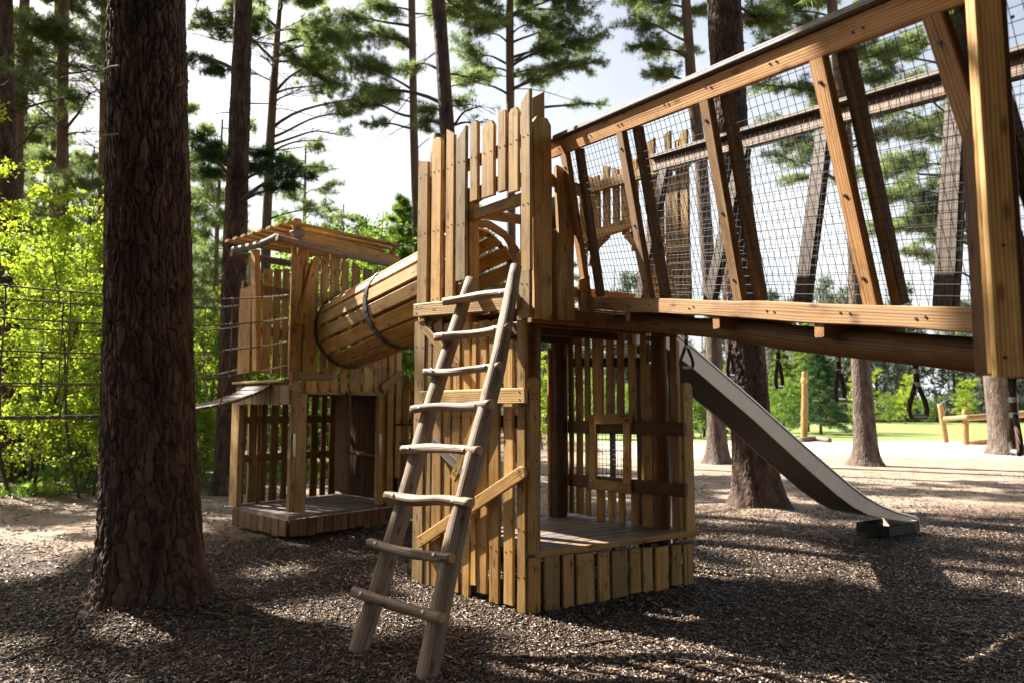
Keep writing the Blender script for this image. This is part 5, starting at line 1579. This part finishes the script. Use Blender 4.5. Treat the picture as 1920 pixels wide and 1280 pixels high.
sp_list = [(55, 13, 0, 1.3, 'tall lime green sapling beside the left edge trunk'), (125, 14, 1, 1.55, 'lime green sapling behind the rope bridge left of the massive trunk'), (180, 12.5, 0, 1.0, 'lime sapling directly left of the massive trunk'),
           (95, 17, 2, 1.2, 'deeper green sapling between the lime ones on the left'), (150, 19, 0, 1.25, 'far tall lime sapling left of the massive trunk'), (30, 20, 1, 1.3, 'far lime sapling at the left edge'), (205, 16, 2, 1.0, 'green sapling half behind the massive trunk'),
           (375, 15.5, 2, .95, 'green sapling right of the massive trunk behind the rope bridge'), (405, 20, 2, 1.6, 'taller green sapling beside the straight grey pine'), (360, 22, 1, 1.1, 'far lime sapling right of the massive trunk'), (470, 19, 1, .95, 'lime sapling glimpsed through the play house slats'), (540, 18, 0, .8, 'lime sapling behind the play house'),
           (620, 19, 2, 1.15, 'green sapling behind the right side of the play house'), (705, 22, 2, 2.15, 'green leafy tree rising above the barrel tunnel'), (640, 26, 2, 2.35, 'taller leafy tree above the slatted roof'), (770, 20, 1, 1.25, 'lime sapling in the gap left of the tower'), (805, 24, 2, 1.0, 'green sapling behind the picket gate'),
           (60, 15.5, 2, .55, 'low green bush at the foot of the left pines'), (160, 14, 2, .45, 'low bush under the rope bridge'), (390, 15, 1, .4, 'low lime bush at the foot of the straight grey pine'),
           (1020, 27, 1, .9, 'lime bush seen through the tower under the deck'), (1100, 36, 2, 1.0, 'dark bush seen through the tower window wall'), (1165, 40, 2, .9, 'round bush seen through the mesh window'), (1305, 36, 2, 1.05, 'dark green bush left of the slide'), (1255, 38, 2, .9, 'green bush behind the window wall'), (1460, 40, 2, 1.0, 'yellow-green bush right of the broad plated pine'), (1610, 44, 1, .95, 'light bush beside the slim leaning pine'),
           (1690, 70, 1, 1.2, 'far pale birch in front of the dark wood'), (1740, 70, 2, .8, 'second far pale bush before the wood'), (1800, 72, 1, 1.1, 'third far bush behind the rail fence'), (1660, 72, 2, .9, 'far round bush left of the birch')]
used = set()
for (u, Y, k, sc, lab) in sp_list:
    x = (u - 960) / F_PX * Y
    if k not in used:
        used.add(k); o = saps[k]; o.location = (x, Y, 0); o.rotation_euler = (0, 0, u * .1); o.scale = (sc, sc, sc); o["label"] = lab
    else: o = copy_thing(saps[k], (x, Y, 0), u * .1, lab, sc)

# ------------------------------------------------------------------ young conifers
def build_spruce(seed, h, R, m, label, loc, droop=.25, dens=1.0, tuft=(9, .16, .02), zs=.1):
    random.seed(seed)
    t = thing('young_spruce', label, 'spruce', loc)
    L0 = Vector(loc)
    part('trunk', M['twig'], lambda q: q.tube([L0 + Vector((0, 0, -.1)), L0 + Vector((0, 0, h * .5)), L0 + Vector((0, 0, h))], [.10, .06, .012], 8), t)
    c = Crown(); c.gaps = False; n = int(15 * h * dens)
    for i in range(n):
        q = (i + random.random()) / n; z = h * (zs + (1 - zs) * q); a = i * 2.4
        rr = R * (1 - q) ** .85 * random.uniform(.75, 1.1) + .12
        A = L0 + Vector((0, 0, z)); P = A + Vector((math.cos(a) * rr, math.sin(a) * rr, -droop * rr + .12))
        c.pad(A, P, rr * .38, rad=.02, lift=.05, twigs=8, step=.11, start=.2, n0=5, flat=.15)
    c.build(t, m, *tuft)
    return t
def gp(u, Y): return ((u - 960) / F_PX * Y, Y, 0)
build_spruce(81, 5.0, 1.9, 'needle_dark', 'dark green young spruce behind the carved pole', gp(1535, 42))
build_spruce(82, 6.9, 1.5, 'needle_lime', 'pale lime young larch rising behind the carved pole', gp(1512, 47), dens=.7)
build_spruce(83, 5.2, 1.5, 'needle_lime', 'lime young conifer behind the big plated pine', gp(1465, 45), dens=.7)
build_spruce(84, 7.6, 1.7, 'leaf_deep', 'drooping lime conifer left of the tower pickets', gp(752, 21), dens=.6, zs=.35, tuft=(8, .17, .02))
build_spruce(85, 3.4, 1.3, 'needle_dark', 'small dark spruce between slide and tower', gp(1318, 39))

# ------------------------------------------------------------------ the far wood and the undergrowth
def far_wood():
    random.seed(17)
    w = MB(); C, D = [], []
    for i in range(340):
        x = random.uniform(-75, 95); y = random.uniform(80, 112) if x > 5 else random.uniform(50, 95)
        h = random.uniform(11, 18); kind = random.random()
        w.tube([(x, y, -.3), (x + random.uniform(-.3, .3), y, h * .5), (x + random.uniform(-.4, .4), y, h)], [.2, .15, .04], 5)
        if kind < .5:
            for j in range(150):
                q = random.random() ** .7; z = h * (.35 + .68 * q); a = random.uniform(0, 2 * PI); r = 2.4 * (1 - .6 * q) * math.sqrt(random.random())
                C.append((x + math.cos(a) * r, y + math.sin(a) * r, z)); D.append((math.cos(a) * .6, math.sin(a) * .6, .5))
        else:
            for j in range(150):
                q = random.random(); z = h * .62 * (.04 + .96 * q); a = random.uniform(0, 2 * PI); r = 2.3 * (1 - q) ** .8 * math.sqrt(random.random()) + .2
                C.append((x + math.cos(a) * r, y + math.sin(a) * r, z)); D.append((math.cos(a) * .8, math.sin(a) * .8, -.1))
    for i in range(5000):                              # scrub along the edge of the lawn
        x = random.uniform(-70, 95); y = 79 + random.random() ** 2 * 8 if x > 5 else 48 + random.random() * 10
        C.append((x, y, random.random() ** 1.6 * 3.0 * (.5 + vnoise(np.array([x * .4]), np.array([3.]), 4)[0]))); D.append((0, -.3, .8))
    D = np.array(D); D /= np.linalg.norm(D, axis=1)[:, None]
    V, T = blades(np.array(C), D, 8, .75, .17, .6)
    o = np_mesh('far_wood', V, T, M['far_green']); props(o, 'far wood of pines and pale scrub closing off the lawn', 'wood', kind='stuff')
    w2 = w.build('far_trunks', M['bark_far'], o)
    w2["kind"] = 'stuff'
far_wood()
def undergrowth():
    n = 9000
    x = -14 + 13 * rng.random(n); y = 12.3 + 12 * rng.random(n)
    keep = (y > 12.2 - (x + 4) * .05) & (fbm(x * .7, y * .7, 3, 21) > .50) & (y - x * 1.2 > 18.3)
    x, y = x[keep], y[keep]; n = len(x)
    C = np.stack([x, y, .02 + rng.random(n) ** 2 * .35 * np.clip((y - x * 1.2 - 18.3) / 3, .15, 1)], 1)
    V, F = leaves(C, .10, droop=-.4)
    D = np.tile(np.array([[0, 0, 1.0]]), (n, 1)); V2, T2 = blades(C * np.array([1, 1, .1]), D, 5, .17, .016, .45)
    o = np_mesh('undergrowth', V, F, M['leaf_deep']); props(o, 'low leafy undergrowth along the edge of the wood', 'undergrowth', kind='stuff')
    o2 = np_mesh('grass_tufts', V2, T2, M['leaf_deep']); props(o2, 'tufts of grass among the leaves under the trees', 'grass', kind='stuff')
undergrowth()
def shading_wood():
    """the same pine wood carries on behind and beside the viewpoint and closes the sky overhead"""
    random.seed(23)
    w = MB(); C, D = [], []
    for (x, y, h, zl, R) in [(5.2, .3, 14, 6.5, 3.4), (8.5, 3.0, 15, 7, 3.4), (-4.2, -1.8, 14, 6.5, 3.4), (-8.5, 1.0, 15, 7, 3.2), (.3, -4.2, 14, 5, 3.4), (3.8, -5.5, 15, 4, 3.2), (-5, -7, 15, 3, 3.2), (8.5, -4, 15, 3, 3.4),
                            (-10, -4, 15, 3, 3.4), (12.5, .5, 15, 4, 3.4), (0, -11, 15, 2, 3.4), (6, -12, 15, 2, 3.4), (-7, -13, 15, 2, 3.4), (13, -8, 15, 2, 3.4), (-14, -9, 15, 2, 3.4), (-15, 2, 15, 4, 3.2), (18, -2, 15, 3, 3.4), (12, -16, 16, 2, 4), (-1, -18, 16, 2, 4), (-13, -18, 16, 2, 4)]:
        w.tube([(x, y, -.2), (x + .1, y, h * .5), (x, y + .1, h)], [.24, .18, .05], 8)
        for j in range(800):
            q = random.random(); z = zl + (h + .8 - zl) * q; a = random.uniform(0, 2 * PI); r = R * (1 - .55 * q) * random.random() ** .5
            C.append((x + math.cos(a) * r, y + math.sin(a) * r, z)); D.append((math.cos(a) * .7, math.sin(a) * .7, .3))
    D = np.array(D); D /= np.linalg.norm(D, axis=1)[:, None]
    V, T = blades(np.array(C), D, 9, .55, .12, .6)
    o = np_mesh('surrounding_wood', V, T, M['needle_dark']); props(o, 'pine wood carrying on behind the viewpoint around the clearing', 'wood', kind='stuff')  # added trees get dark needles to hold back more sky light
    w2 = w.build('surrounding_trunks', M['bark_far'], o); w2["kind"] = 'stuff'
shading_wood()
